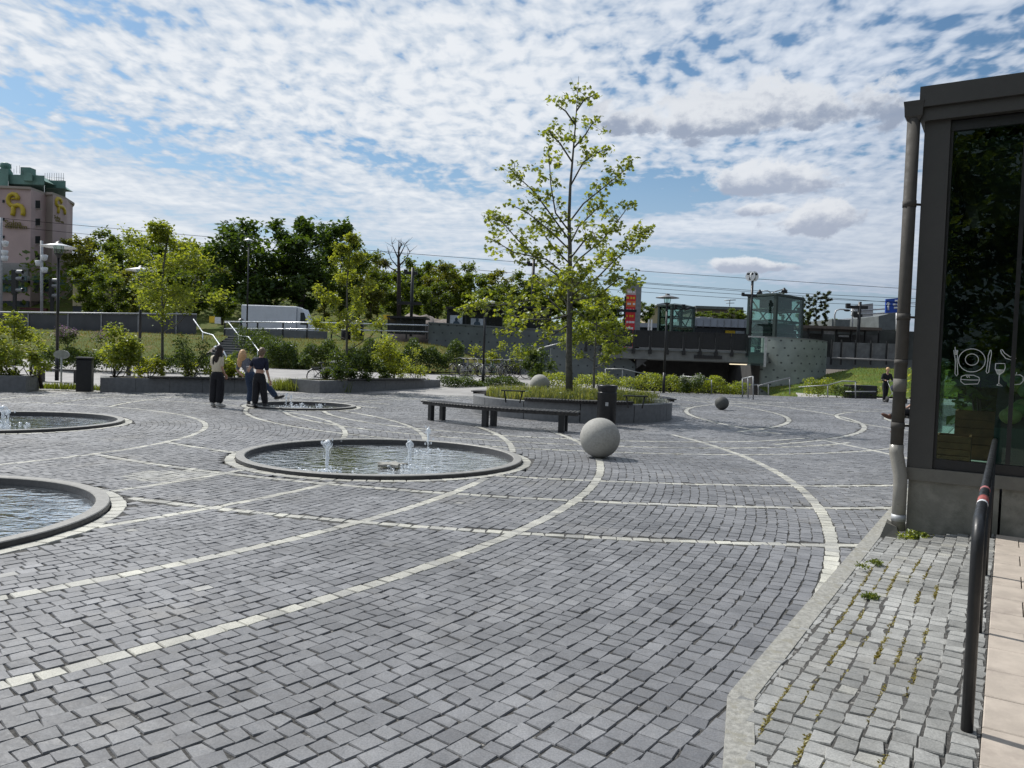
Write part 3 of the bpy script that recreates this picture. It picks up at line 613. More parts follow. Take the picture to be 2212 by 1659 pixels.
def round_bin(c, label):
    root = empty('litter_bin', c, label, 'litter bin'); c = Vector(c)
    m = MB(); m.lathe([(.225, 0), (.235, .015), (.235, .80), (.245, .815), (.225, .83)], c, 20); m.build('body', M_['blackmetal'], root)
    m = MB(); m.lathe([(.215, .83), (.225, .86), (.245, .93), (.25, .985), (.235, 1.0), (.205, 1.0), (.2, .9), (.01, .7)], c, 20); m.build('hood', M_['blackmetal'], root)
    m = MB(); d = Vector((-c.x, -c.y, 0)).normalized(); m.box(c+d*.236+Vector((0, 0, .55)), (.07, .006, .09), atan2(-d.x, d.y)); m.build('emblem', M_['galv'], root)
round_bin(gr(1309, 921), 'round black litter bin beside the round planter, behind the pale ball')
def square_bin(c, label):
    root = empty('litter_bin', c, label, 'litter bin'); c = Vector(c); rz = .35
    m = MB(); m.bbox(c+Vector((0, 0, .52)), (.44, .44, 1.04), .03, rz); m.build('body', M_['blackmetal'], root)
    m = MB(); m.bbox(c+Vector((0, 0, 1.08)), (.48, .48, .07), .025, rz); m.build('lid', M_['blackmetal'], root)
    m = MB(); m.box(c+Vector((-.08, -.245, .66)), (.06, .01, .07), rz); m.build('emblem', M_['galv'], root)
square_bin(gr(183, 846), 'square black litter bin by the left planters, near the oval sign')

# ------------------------------------------------------------ straight planters at the left edge
def planter(a, b, depth, h, label, seat=None):
    a, b = Vector(a), Vector(b); t = (b-a).normalized(); nn = Vector((-t.y, t.x, 0)); L = (b-a).length; rz = atan2(t.y, t.x)
    root = empty('long_planter', a, label, 'planter', 'long granite planters along the edge of the square')
    k = max(2, round(L/1.15)); w = L/k
    for i in range(k):
        m = MB(); m.bbox(a+t*(w*(i+.5))+nn*.14+Vector((0, 0, h/2-.02)), (w-.008, .28, h+.04), .012, rz); m.build('wall_block', M_['planterstone'], root)
    m = MB(); m.box(a+t*.14+nn*(depth/2)+Vector((0, 0, h/2-.02)), (.28, depth-.56, h+.03), rz); m.box(b-t*.14+nn*(depth/2)+Vector((0, 0, h/2-.02)), (.28, depth-.56, h+.03), rz)
    m.box((a+b)/2+nn*(depth-.14)+Vector((0, 0, h/2-.02)), (L, .28, h+.04), rz); m.build('wall', M_['planterstone'], root)
    m = MB(); m.box((a+b)/2+nn*(depth/2)+Vector((0, 0, h/2-.04)), (L-.56, depth-.56, h), rz); m.build('soil', M_['earth'], root)
    if seat:
        m = MB(); p, q = a+t*L*seat[0], a+t*L*seat[1]; m.bbox((p+q)/2+nn*.12+Vector((0, 0, h+.045)), ((q-p).length, .5, .055), .01, rz); m.build('seat', M_['slat'], root)
    return a, t, nn, L
p1 = planter(gr(-130, 842), gr(56, 845), 1.6, .47, 'granite planter at the left edge of the photo, full of yellow green shrubs')
p2 = planter(gr(216, 846), gr(572, 849), 1.8, .46, 'long granite planter behind the woman in the cream top', (.28, 1.0))
p3 = planter(gr(690, 849), gr(951, 843), 1.8, .46, 'granite planter right of the farthest pool, with bikes behind', (.2, .84))

# ------------------------------------------------------------ shop building on the right
S0 = 8.08
def onf(x, y, s0=S0): d = ray(x, y); t = s0/(d.x*E1.x+d.y*E1.y); q = d*t; return q.x*E2.x+q.y*E2.y, EYE+q.z
RZ = atan2(E2.y, E2.x)
def nsbox(m, n0, n1, s0, s1, z0, z1): return m.hexa([W(n0, s0, z0), W(n1, s0, z0), W(n1, s1, z0), W(n0, s1, z0), W(n0, s0, z1), W(n1, s0, z1), W(n1, s1, z1), W(n0, s1, z1)])
shop = empty('corner_shop', W(-.75, S0), 'dark glazed shop building on the right edge with food drawings on its window', 'building')
m = MB(); nsbox(m, -.735, -.01, S0+.02, S0+.3, -.1, .578); nsbox(m, .01, 6.0, S0+.02, S0+.3, -.1, .578); nsbox(m, -.735, -.45, S0+.302, 15, -.1, .578); m.build('plinth', M_['plinth'], shop)
m = MB(); nsbox(m, -.757, 6.0, S0-.01, S0+.32, .58, .695); nsbox(m, -.757, -.44, S0+.322, 15, .58, .695); m.build('sill', M_['sill'], shop)
m = MB(); nsbox(m, -.755, -.545, S0, S0+.2, .697, 3.9); nsbox(m, -.752, -.56, S0+.203, S0+.3, .697, 3.898); nsbox(m, -.75, -.6, S0+.303, 15, 1.75, 3.897); m.build('corner_column', M_['bluegrey'], shop)
m = MB(); nsbox(m, -.80, 6.2, S0-.09, 15.2, 4.02, 4.205); nsbox(m, -.79, 6.19, S0-.05, 15.19, 3.9, 4.018); m.build('roof_fascia', M_['bluegrey'], shop)
w = empty('window', W(-.545, S0)); w.parent = shop; w.location = Vector(W(-.545, S0))-Vector(shop.location)
m = MB(); nsbox(m, -.543, 5.9, S0+.03, S0+.1, .70, .79); nsbox(m, -.543, 5.9, S0+.03, S0+.1, 3.80, 3.89); nsbox(m, -.543, -.52, S0+.032, S0+.1, .792, 3.798); nsbox(m, .02, .055, S0+.032, S0+.1, .792, 3.798); nsbox(m, 1.6, 1.66, S0+.032, S0+.1, .792, 3.798)
m.build('frame', M_['frame'], w)
m = MB(); nsbox(m, -.70, -.69, S0+.31, 14.9, .70, 1.745); m.build('side_pane', M_['railglass'], w); m = MB(); nsbox(m, -.519, .019, S0+.055, S0+.063, .792, 3.798); m.build('pane', M_['shopglass'], w)
m = MB(); nsbox(m, .056, 1.599, S0+.055, S0+.063, .792, 3.798); m.build('pane', M_['shopglass'], w)
# white line drawings on the pane
LINE = pmat('white_line_paint', (.62, .64, .62), .6, .05, 5)
def cr8(pl_):   # points of the zoomed view -> (n, z) on the pane
    out = []
    for x, y in pl_: n_, z_ = onf((2280+x*.2591)*.86003, (830+y*.2592)*.86003, S0+.05); out.append(W(n_, S0+.05, z_))
    return out
def draw(polys, r=.0034):
    m = MB()
    for p in polys: m.tube(cr8(p), r, 5)
    m.build('drawing', LINE, w)
def circ(cx, cy, rx, ry, n=26, a0=0, a1=2*pi): return [(cx+rx*cos(a0+(a1-a0)*i/n), cy+ry*sin(a0+(a1-a0)*i/n)) for i in range(n+1)]
draw([circ(622, 290, 130, 112), circ(622, 282, 64, 55)])
draw([[(447, 190), (452, 235), (480, 235), (485, 190)], [(458, 160), (464, 235)], [(474, 190), (472, 235)], [(455, 240), (462, 300), (458, 420), (475, 442), (486, 425), (478, 300), (482, 240)]])
draw([[(800, 190), (780, 245), (778, 290), (760, 400), (770, 415), (785, 405), (800, 290), (812, 230), (808, 190), (800, 190)]])
draw([[(515, 470), (520, 445), (560, 432), (640, 434), (690, 455), (697, 480), (680, 518), (550, 522), (515, 495), (515, 470)], [(515, 474), (600, 480), (695, 480)], [(570, 440), (580, 458)], [(590, 440), (600, 458)]])
draw([[(852, 320), (848, 370), (870, 420), (890, 430), (930, 400), (946, 360), (942, 320), (852, 320)], [(888, 430), (882, 515)], [(862, 530), (884, 515), (920, 540), (862, 530)], [(855, 380), (940, 385)], [(860, 390), (935, 395)], [(866, 402), (925, 405)], [(872, 414), (912, 414)], [(880, 423), (900, 424)]])
draw([[(900, 190), (908, 220), (950, 270), (1010, 288), (1050, 272), (1045, 260), (990, 255), (940, 220), (915, 185), (900, 190)]])
draw([[(1050, 432), (1020, 430), (995, 460), (1003, 505), (1035, 525), (1090, 520), (1120, 490), (1118, 450), (1090, 430), (1050, 432)], [(1050, 432), (1056, 405)]])
# interior
inn = MB(); nsbox(inn, -.68, 5.5, S0+.4, 14.6, .60, .70); inn.build('floor', pmat('shop_floor_tile', (.62, .66, .6), .4, .1, 3), shop)
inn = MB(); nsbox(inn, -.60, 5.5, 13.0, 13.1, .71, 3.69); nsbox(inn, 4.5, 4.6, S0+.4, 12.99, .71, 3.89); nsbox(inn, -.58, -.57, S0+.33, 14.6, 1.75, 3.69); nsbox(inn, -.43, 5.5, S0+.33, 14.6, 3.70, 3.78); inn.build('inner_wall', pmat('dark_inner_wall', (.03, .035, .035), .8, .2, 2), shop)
def crate(n, s, z, d, mat, label, name='wooden_crate', cat='crate', load=None):
    root = empty(name, W(n, s, z), label, cat); m = MB(); a, b, h = d
    for i in range(4): nsbox(m, n-a/2, n+a/2, s-b/2, s-b/2+.02, z+h*i/4+.004, z+h*(i+1)/4-.004); nsbox(m, n-a/2, n+a/2, s+b/2-.02, s+b/2, z+h*i/4+.004, z+h*(i+1)/4-.004)
    nsbox(m, n-a/2, n-a/2+.02, s-b/2+.021, s+b/2-.021, z, z+h); nsbox(m, n+a/2-.02, n+a/2, s-b/2+.021, s+b/2-.021, z, z+h); nsbox(m, n-a/2+.021, n+a/2-.021, s-b/2+.021, s+b/2-.021, z, z+.03)
    m.build('slats', mat, root); return root
WD = pmat('brown_wood', (.22, .10, .045), .6, .3, 8); BIN = pmat('grey_bin', (.10, .10, .105), .6, .1, 4)
crate(-.42, 8.95, .71, (.3, .36, .26), WD, 'brown wooden crate lower on the shop floor behind the window')
crate(-.26, 9.45, .86, (.36, .36, .34), WD, 'brown wooden crate raised behind the lower one in the shop')
t = MB(); nsbox(t, -.42, -.1, 9.28, 9.62, .702, .855); tag(t.build('crate_stand', WD, loc=W(-.26, 9.45, .7)), 'brown stand under the raised crate in the shop', 'stand')
dsp = empty('produce_stand', W(.12, 8.9, .7), 'grey sloping produce stand behind the shop window', 'display stand')
t = MB(); t.hexa([W(-.08, 8.42, .702), W(.5, 8.42, .702), W(.5, 10.4, .702), W(-.08, 10.4, .702), W(-.08, 8.42, 1.1), W(.5, 8.42, 1.1), W(.5, 10.4, 1.62), W(-.08, 10.4, 1.62)]); t.build('body', BIN, dsp)
GR = pmat('cabbage_green', (.22, .30, .10), .6, .3, 6); YL = pmat('melon_yellow', (.40, .36, .14), .6, .25, 6)
for i in range(22):
    n_, s_ = random.uniform(-.02, .42), 8.5+i*.085; z_ = 1.1+(s_-8.42)/1.98*.52+.07; t = MB(); rr = random.uniform(.07, .1); p = W(n_, s_, z_+.02); t.ell(p, (rr, rr, rr*.85), 10, 8)
    o = t.build('melon' if i % 3 else 'cabbage', (GR if i % 3 else YL), loc=p); tag(o, 'round green and yellow produce heaped on the grey stand in the shop', 'vegetable', 'produce on the shop stand')
bush('reflection_plant', W(-.2, 10.6, .7), (1.0, .8, 1.7), M_['shrubd'], 'leafy plant added inside the shop to stand in for foliage mirrored in the window', n=700, leaf=.16)  # added plant, gives the pane the green of mirrored foliage
# gutter end and downpipe
m = MB(); c = W(-.85, S0-.03); q = [W(-.93, S0-.1), W(-.76, S0-.1), W(-.76, S0+.07), W(-.93, S0+.07)]
def z_(l, z, k=1.0): cc_ = sum(l, Vector())/4; return [cc_+(p-cc_)*k+Vector((0, 0, z)) for p in l]
m.loft([z_(q, 3.915, .62), z_(q, 3.95, .86), z_(q, 4.03, .92), z_(q, 4.075, 1.0), z_(q, 4.085, 1.0)], cap=True); m.build('rain_head', M_['bluegrey'], shop)
pc = W(-.845, S0-.03); m = MB(); m.tube([pc+Vector((0, 0, 3.93)), pc+Vector((0, 0, .86))], .056, 16); m.tube([pc+Vector((0, 0, 1.70)), pc+Vector((0, 0, 1.655))], .059, 16)
for z in (3.15, 2.1, 1.08): m.tube([pc+Vector((0, 0, z+.03)), pc+Vector((0, 0, z-.03))], .06, 16); m.tube([pc+Vector((0, 0, z)), W(-.74, S0+.05, z)], .012, 6)
m.build('downpipe', M_['pipe'], shop)
f2 = W(-.795, S0-.06); m = MB(); m.tube([pc+Vector((0, 0, .90)), pc+Vector((0, 0, .82)), pc+(f2-pc)*.9+Vector((0, 0, .62)), f2+Vector((0, 0, .54)), f2+Vector((0, 0, .10))], [.062, .062, .06, .06, .06], 16)
m.build('pipe_foot', pmat('pipe_foot_paint', (.24, .23, .205), .35, .1, 6), shop)
m = MB(); m.tube([f2+Vector((0, 0, .25)), f2+Vector((0, 0, .19))], .064, 16); m.build('pipe_clamp', M_['galv'], shop)
m = MB(); m.hexa([W(-.95, S0-.16, -.02), W(-.75, S0-.16, -.02), W(-.75, S0-.02, -.02), W(-.95, S0-.02, -.02), W(-.89, S0-.13, .17), W(-.80, S0-.13, .14), W(-.80, S0-.06, .14), W(-.89, S0-.06, .19)]); m.build('pipe_shoe', M_['sill'], shop)
m = MB(); m.tube([pc+Vector((0, 0, 1.52)), pc+Vector((0, 0, 1.40))], .0585, 16); m.build('sticker', M_['sill'], shop)

# ------------------------------------------------------------ handrail of the landing
hr = empty('handrail', W(-.068, 3.5, .15), 'black tubular handrail with worn stickers in the right foreground', 'handrail')
zr = 1.03; rp = [W(-.068, 3.56, .15), W(-.068, 3.56, zr-.14)]
for i in range(1, 7): a = pi/2*i/6; rp.append(W(-.068, 3.56+.12*(1-cos(a)), zr-.14+.12*sin(a)))
m = MB(); m.tube(rp+[W(-.066, 5.5, zr-.02), W(-.064, 8.0, zr-.02)], .0225, 12); m.build('rail', M_['blackmetal'], hr)
for s in (4.97, 6.4, 7.9):
    m = MB(); m.tube([W(-.066, s, .14), W(-.066, s, zr-.045)], .017, 10); m.build('post', M_['blackmetal'], hr)
for s0, s1, mt in ((4.02, 4.06, M_['white']), (4.07, 4.22, pmat('red_sticker', (.30, .07, .06), .6, .45, 40)), (4.5, 4.56, pmat('pink_sticker', (.35, .12, .12), .6, .4, 60))):
    m = MB(); m.tube([W(-.067, s0, zr-.02), W(-.067, s1, zr-.02)], .0232, 12); m.build('sticker', mt, hr)
# weeds in the joints
def weeds(c, r, n, leaf, mat, label):
    P = clump(c, r, n, .6); P[:, 2] = np.maximum(P[:, 2], c[2]); V, F = leaves(P, leaf, 'leaf', .2); o = fast('weeds', V, F, mat, loc=tuple(c)); tag(o, label, 'weeds')
weeds(W(-.62, S0-.16, .06), (.17, .1, .08), 420, .04, M_['shrubl'], 'leafy weeds growing at the foot of the downpipe')
for i, (x, y, n_) in enumerate(((1893, 1212, 160), (1880, 1285, 260), (1990, 1345, 70), (1865, 1220, 60))):
    p = gr(x, y, .09); weeds((p.x, p.y, p.z-.01), (.06, .06, .02), n_, .022, M_['grassb'], ['round moss tuft on the light setts below the shop', 'largest yellow green tuft on the light setts', 'thin green tuft on the setts beside the handrail', 'tiny tuft next to the kerb on the light setts'][i])
ms = []
for i in range(64):
    r_ = random.randint(12, 17); n_ = KN-.9+w0*r_; s_ = random.uniform(3.0, 6.9); L = random.uniform(.1, .5)
    if n_ < KN+.2 or n_ > SN-.05: continue
    for s in np.arange(s_, s_+L, .012):
        if random.random() < .75: c = W(n_-.002+.012*sin(s*2+(n_)*3)+random.gauss(0, .004), s, apz(n_, s)+.002); ms.append(clump(c, (.008, .008, .005), 3))
V, F = leaves(np.concatenate(ms), .017, 'leaf', .5); tag(fast('moss', V, F, leafmat('moss', (.14, .11, .02), (.22, .19, .04), .2)), 'dry moss in the joints of the light setts', 'moss', kind='stuff')
# ------------------------------------------------------------ background terrain
def dotmat(name, base, dot, sx, sz):
    m = bpy.data.materials.new(name); m.use_nodes = True; k = N(m.node_tree); b = k.n['Principled BSDF']; tc = k.new('ShaderNodeTexCoord').outputs['Object']
    sp = k.new('ShaderNodeSeparateXYZ'); k.l.new(tc, sp.inputs[0])
    row = k.m('FLOOR', k.div(sp.outputs[2], sz)); fx = k.sub(k.m('FRACT', k.add(k.div(sp.outputs[0], sx), k.mul(row, .37))), .5); fz = k.sub(k.m('FRACT', k.div(sp.outputs[2], sz)), .5)
    d = k.m('SQRT', k.add(k.m('POWER', k.mul(fx, sx), 2), k.m('POWER', k.mul(fz, sz), 2)))
    c = k.mix(k.mr(k.noise(tc, .8, 5, .6), .3, .7), tuple(q*.8 for q in base), tuple(q*1.15 for q in base)); k.l.new(k.mix(k.mr(d, .075, .05), c, dot), b.inputs['Base Color']); b.inputs['Roughness'].default_value = .85; return m
M_['dots'] = dotmat('dimpled_concrete', (.12, .14, .145), (.04, .045, .05), .62, .55); M_['dots2'] = dotmat('pale_dimpled_concrete', (.22, .25, .235), (.06, .07, .07), .58, .5)
TZ = 2.35
t = MB()
t.box((-150, 257, TZ-.15), (310, 400, .3)); t.box((160, 259, TZ-.15), (309.9, 400, .3)); tag(t.build('road_terrace', M_['asphalt']), kind='structure')
def lawn(name, foot, top, mat, n=14, bulge=.25):
    V = []; m = len(foot)
    foot = [Vector(p) for p in foot]; top = [Vector(p) for p in top]
    for j in range(n+1):
        f = j/n
        for a, b in zip(foot, top): p = a.lerp(b, f); V.append((p.x, p.y, p.z+bulge*sin(pi*f)*(b.z-a.z)*.5+.03*sin(p.x*1.7)*sin(pi*f)))
    F = [(j*m+i, j*m+i+1, (j+1)*m+i+1, (j+1)*m+i) for j in range(n) for i in range(m-1)]
    o = fast(name, V, F, mat, smooth=True); return tag(o, kind='structure')
L0 = lawn('lawn', [(x, 46, .42) for x in np.linspace(-48, -19.0, 20)], [(x, 54.6, TZ+.02) for x in np.linspace(-48, -20.05, 20)], M_['lawn'])
L1 = lawn('lawn', [(x, 46, .42) for x in np.linspace(-16.5, -7, 9)]+[(-5, 46.3, .42), (-3, 46.8, .42), (-.5, 47.5, .40)], [(x, 54.6, TZ+.02) for x in np.linspace(-17.5, -7, 9)]+[(-5, 54.6, 2.2), (-3, 54.6, 1.6), (-.5, 53, .6)], M_['lawn'])
def blades(P, size, mat, name, label, kind='stuff', parent=None):
    n = len(P); a = rng.uniform(0, 2*pi, n); ln = rng.normal(0, .25, (n, 2)); s = size*rng.uniform(.6, 1.25, n); w = .018
    ax = np.stack([np.cos(a), np.sin(a), 0*a], 1)*w; tip = np.stack([ln[:, 0]*s, ln[:, 1]*s, s], 1); P = np.asarray(P)
    V = np.stack([P-ax, P+ax, P+tip*.6+ax*.6, P+tip], 1).reshape(-1, 3); o = fast(name, V, np.arange(n*4).reshape(n, 4), mat, parent); return tag(o, label, 'grass', kind=kind)
def samp(o, n):
    pl = list(o.data.polygons); ar = np.array([p.area for p in pl]); pick = rng.choice(len(pl), n, p=ar/ar.sum()); vs = o.data.vertices; P = []
    for i in pick:
        q = [vs[v].co for v in pl[i].vertices]; a, b = random.random(), random.random(); P.append(tuple(q[0]*(1-a)*(1-b)+q[1]*a*(1-b)+q[2]*a*b+q[3]*(1-a)*b))
    return np.array(P)
LG = leafmat('lawn_blade', (.075, .095, .025), (.19, .155, .07), .35)
blades(np.concatenate([samp(L0, 10000), samp(L1, 7000)]), .13, LG, 'lawn_grass', 'dry mown grass on the slope below the road')
R1 = lawn('right_bank', [(16.6, 48.5, -.6), (20, 44.6, .05), (24, 44.6, .05), (30, 44.6, .1), (44, 46, .1)], [(17, 53, .1), (20.6, 53.2, .9), (24, 53.6, 1.65), (30, 54, 1.75), (44, 54, 1.8)], M_['lawn2'], bulge=.3)
blades(samp(R1, 9000), .14, leafmat('bank_blade', (.08, .115, .025), (.17, .18, .05), .4), 'bank_grass', 'bright green grass on the bank at the right')

# ------------------------------------------------------------ trees
def limb(m, p, d, L, r, depth, tips, spread=.6, up=.25, seg=4, kids=(2, 4), shrink=.66):
    pts = [p]; q = Vector(p); d = Vector(d).normalized()
    for i in range(seg):
        d = (d+Vector((random.gauss(0, .13), random.gauss(0, .13), random.gauss(.02+up*.15, .1)))).normalized(); q = q+d*L/seg; pts.append(q.copy())
    m.tube(pts, [r*(1-.5*i/seg) for i in range(seg+1)], 6 if depth > 1 else 4)
    if depth <= 1: tips += pts[1:]
    if depth > 0:
        for k in range(random.randint(*kids)):
            i = random.randint(1, seg); a = random.uniform(0, 2*pi); ax = Vector((cos(a), sin(a), random.uniform(-.2, .5))); limb(m, pts[i], d*(1-spread)+ax*spread, L*shrink*random.uniform(.7, 1.15), r*.5, depth-1, tips, spread, up, seg, kids, shrink)
        limb(m, pts[-1], d+Vector((random.gauss(0, .3), random.gauss(0, .3), .2)), L*shrink, r*.5, depth-1, tips, spread, up, seg, kids, shrink)
def crown_tree(name, c, h, w, mat, bark, label, n=3000, leaf=.4, trunk=.35, base=.3, group=None, depth=3, cat='tree', tr=None, clr=.10, cone=False):
    # trunk with limbs, twigs filling an egg-shaped crown, leaf clumps on the twig ends
    c = Vector(c); root = empty(name, c, label, cat, group); m = MB(); tips = []; tr = tr or h*.028
    m.tube([c+Vector((0, 0, -.3)), c+Vector((0, 0, h*base*.5)), c+Vector((random.gauss(0, .01)*h, 0, h*base)), c+Vector((random.gauss(0, .015)*h, 0, h*.62)), c+Vector((random.gauss(0, .02)*h, 0, h*.9))], [tr*1.3, tr, tr*.85, tr*.5, tr*.12], 8)
    k = int(9+h*.5)
    for i in range(k):
        f = base+(1-base)*(i+.5)/k*.95; z = h*f; a = i*2.4+random.uniform(-.5, .5)
        R = w*.5*(max(.06, 1-(f-base)/(1-base))**.75)*random.uniform(.75, 1.1) if cone else w*.5*(sin(pi*min(1, .12+.88*(1-(f-base)/(1-base))**.85))**.6)*random.uniform(.7, 1.08); e = random.uniform(.1, .6)
        limb(m, c+Vector((0, 0, z*.93)), (cos(a), sin(a), e), R*.62, tr*.4*(1.15-f), 2, tips, .55, .2, 3, (1, 3), .6)
    T = np.array([tuple(t) for t in tips]); sel = T[rng.integers(0, len(T), n)]
    P = sel+rng.normal(0, clr*w*.32, (n, 3)); P = P[P[:, 2] > c.z+h*base*.55]
    kz = h/(np.quantile(P[:, 2], .998)-c.z); kr = w*.5/np.quantile(np.hypot(P[:, 0]-c.x, P[:, 1]-c.y), .97)       # fit to the asked height and width
    ca, kv = np.array(c), np.array((kr, kr, kz)); P = ca+(P-ca)*kv; mv = np.array(m.v); lowt = np.hypot(mv[:, 0]-c.x, mv[:, 1]-c.y) < tr*2; nv = ca+(mv-ca)*kv; nv[lowt, :2] = mv[lowt, :2]; m.v = [tuple(q) for q in nv]
    V, F = leaves(P, leaf, 'leaf', .35); fast('crown', V, F, mat, root); m.build('trunk', bark, root)
    return root
def reuse(src, c, scale, label, rz, group=None):
    o = copy_tree(src); o.location = c; o.rotation_euler = (0, 0, rz); o.scale = scale; tag(o, label); 
    if group: o['group'] = group
    return o
# tall maple in the round planter: limbs follow the photograph's silhouette, spread in depth
def maple():
    c = gr(1231, 866, .47); c.y = 22.3; c = at(1230, 864, 22.3); c.z = .45; root = empty('maple_tree', c, 'tall slender maple with sparse yellow green leaves in the round planter', 'tree', 'trees around the square')
    m = MB(); Y = 22.3
    tk = [at(x, y, Y) for x, y in ((1230, 868), (1229, 780), (1230, 690), (1231, 600), (1231, 530), (1229, 470), (1232, 400), (1238, 330), (1243, 270), (1247, 215), (1250, 165))]
    m.tube(tk, [.115, .095, .082, .072, .060, .050, .040, .028, .020, .012, .005], 10); P = []; SZ = []
    br = [((1230, 690), [(1180, 640), (1110, 655), (1050, 662), (990, 668)], 1.2, 300), ((1230, 680), [(1190, 690), (1140, 690), (1085, 715)], -1.3, 170), ((1231, 640), [(1290, 600), (1330, 560), (1380, 520), (1400, 492)], .3, 330), ((1231, 615), [(1170, 570), (1120, 520), (1085, 480), (1062, 462)], .5, 260),
          ((1231, 600), [(1180, 560), (1110, 545), (1060, 515)], -1.0, 220), ((1231, 650), [(1290, 640), (1340, 600), (1362, 610)], -1.5, 230), ((1231, 660), [(1270, 690), (1320, 720), (1345, 730)], -.9, 160), ((1231, 540), [(1190, 500), (1140, 460), (1100, 440)], -.3, 170),
          ((1231, 520), [(1180, 450), (1150, 410), (1110, 375), (1112, 352)], .4, 200), ((1230, 480), [(1260, 440), (1310, 400), (1362, 358)], .2, 190), ((1230, 530), [(1250, 490), (1285, 455), (1300, 440)], 1.0, 120), ((1230, 500), [(1200, 460), (1190, 400), (1185, 320)], -.6, 170),
          ((1233, 400), [(1260, 350), (1290, 330), (1312, 320)], .5, 110), ((1236, 350), [(1210, 310), (1190, 290), (1185, 280)], -.4, 110), ((1239, 320), [(1265, 290), (1280, 265)], .3, 70), ((1243, 270), [(1222, 240), (1205, 228)], -.2, 50), ((1245, 240), [(1262, 215), (1285, 205)], .2, 60),
          ((1231, 620), [(1200, 600), (1180, 620), (1150, 600)], 1.6, 200), ((1231, 630), [(1260, 600), (1290, 560), (1320, 545)], 1.7, 210), ((1231, 590), [(1250, 560), (1300, 520), (1340, 470), (1362, 440)], -.8, 190), ((1230, 700), [(1200, 720), (1170, 735), (1140, 760)], -.4, 60), ((1231, 670), [(1215, 640), (1150, 690), (1100, 680)], 2.0, 190),
          ((1231, 655), [(1240, 620), (1235, 600), (1230, 580)], -2.2, 220), ((1231, 660), [(1260, 640), (1300, 660), (1330, 690)], 1.9, 200), ((1231, 570), [(1200, 540), (1170, 500), (1150, 490)], 1.3, 150), ((1231, 560), [(1262, 520), (1280, 500), (1290, 520)], -1.2, 120)]
    for s, pts, dy, n in br:
        q = [at(s[0], s[1], Y)]; L = len(pts)
        for i, (x, y) in enumerate(pts): q.append(at(x, y, Y+dy*(i+1)/L))
        m.tube(q, [.026]+[.02*(1-i/L)+.004 for i in range(L)], 5)
        fine = []
        for a, b in zip(q[:-1], q[1:]): fine += [a.lerp(b, t) for t in np.linspace(0, 1, 8)[:-1]]
        fine = fine[int(len(fine)*.25):]; nc = max(5, n//10)
        for k in range(nc):
            b = random.choice(fine); tip = b+Vector((random.gauss(0, .2), random.gauss(0, .22), random.gauss(.08, .14))); m.tube([b, tip], [.006, .003], 4, cap=False)
            P.append(clump(tip, (.21, .21, .17), 13, .7))
        P.append(clump(q[-1], (.18, .18, .14), 14, .7))
    for z in (200, 190, 175):
        b = at(1247, z+25, Y); m.tube([b, b+Vector((random.uniform(-.25, .25), 0, .42))], [.006, .002], 4)
    P.append(clump(at(1245, 215, Y), (.12, .12, .2), 18)); P.append(clump(at(1240, 262, Y), (.15, .15, .25), 24))
    P = np.concatenate(P); V, F = leaves(P, .088, 'maple', .25, .35, .8); fast('crown', V, F, M_['maple'], root); m.build('trunk', M_['gbark'], root)
maple()
def young(c, h, w, label, mat, n=2600, leaf=.11, base=.2, tr=.06):
    return crown_tree('young_tree', c, h, w, M_[mat], M_['gbark'], label, n, leaf, base=base, group='trees around the square', tr=tr, clr=.075, cat='tree', cone=True)
p = at(350, 806, 27.3); p.z = .42; young(p, 5.45, 4.2, 'young tree with layered light leaves in the long planter', 'young', 5600, .13, .26, .055)
p = at(748, 800, 31.3); p.z = .42; young(p, 5.9, 3.0, 'slim feathery tree rising from the planter behind the farthest pool', 'young', 5200, .12, .16, .06)
p = at(1283, 822, 30); p.z = .0; young(p, 4.2, 2.9, 'smaller yellow green tree standing behind the tall maple', 'maple', 3800, .13, .26, .05)
# oaks, forest, poplars
O1 = crown_tree('oak_tree', at(556, 690, 80)+Vector((0, 0, -1.6)), 12.2, 10.5, M_['oak'], M_['bark'], 'broad dark oak directly above the white van', 9000, .50, base=.22, group='trees beyond the road', clr=.12, tr=.3)
O2 = crown_tree('oak_tree', at(652, 690, 82)+Vector((0, 0, -1.6)), 12.6, 9.4, M_['oak'], M_['bark'], 'dark oak with gaps between its limbs, right of the van roof', 7600, .48, base=.24, group='trees beyond the road', clr=.10, tr=.36)
FC = crown_tree('forest_tree', (0, 0, 0), 10, 8, M_['forest'], M_['bark'], 'bright green bushy tree on the hillside beyond the road', 4200, .52, base=.12, group='trees beyond the road', clr=.14, tr=.2)
FD = crown_tree('forest_tree', (0, 0, 0), 10, 6.5, M_['forest2'], M_['bark'], 'yellowish spring tree on the hillside beyond the road', 3800, .45, base=.14, group='trees beyond the road', clr=.12, tr=.2)
def spot(i, src, X, top, base, Y, wpx, label, rz):
    b = at(X, base, Y); t_ = at(X, top, Y); h = t_.z-b.z; w = wpx/FPX*Y
    if i == 0: o = src; o.location = b; o.scale = (w/8, w/8, h/10); o.rotation_euler = (0, 0, rz); tag(o, label)
    else: o = reuse(src, b, (w/8, w/8, h/10), label, rz)
    return o
left = [(170, 512, 640, 118, 90), (215, 500, 640, 126, 100), (262, 512, 650, 120, 95), (310, 516, 650, 128, 100), (352, 530, 660, 116, 100), (395, 522, 650, 130, 100), (440, 528, 655, 118, 100), (190, 570, 690, 104, 90), (240, 590, 700, 98, 90), (290, 580, 690, 106, 90), (335, 590, 700, 100, 90), (420, 570, 690, 104, 100), (465, 545, 680, 110, 90), (480, 590, 700, 96, 80)]
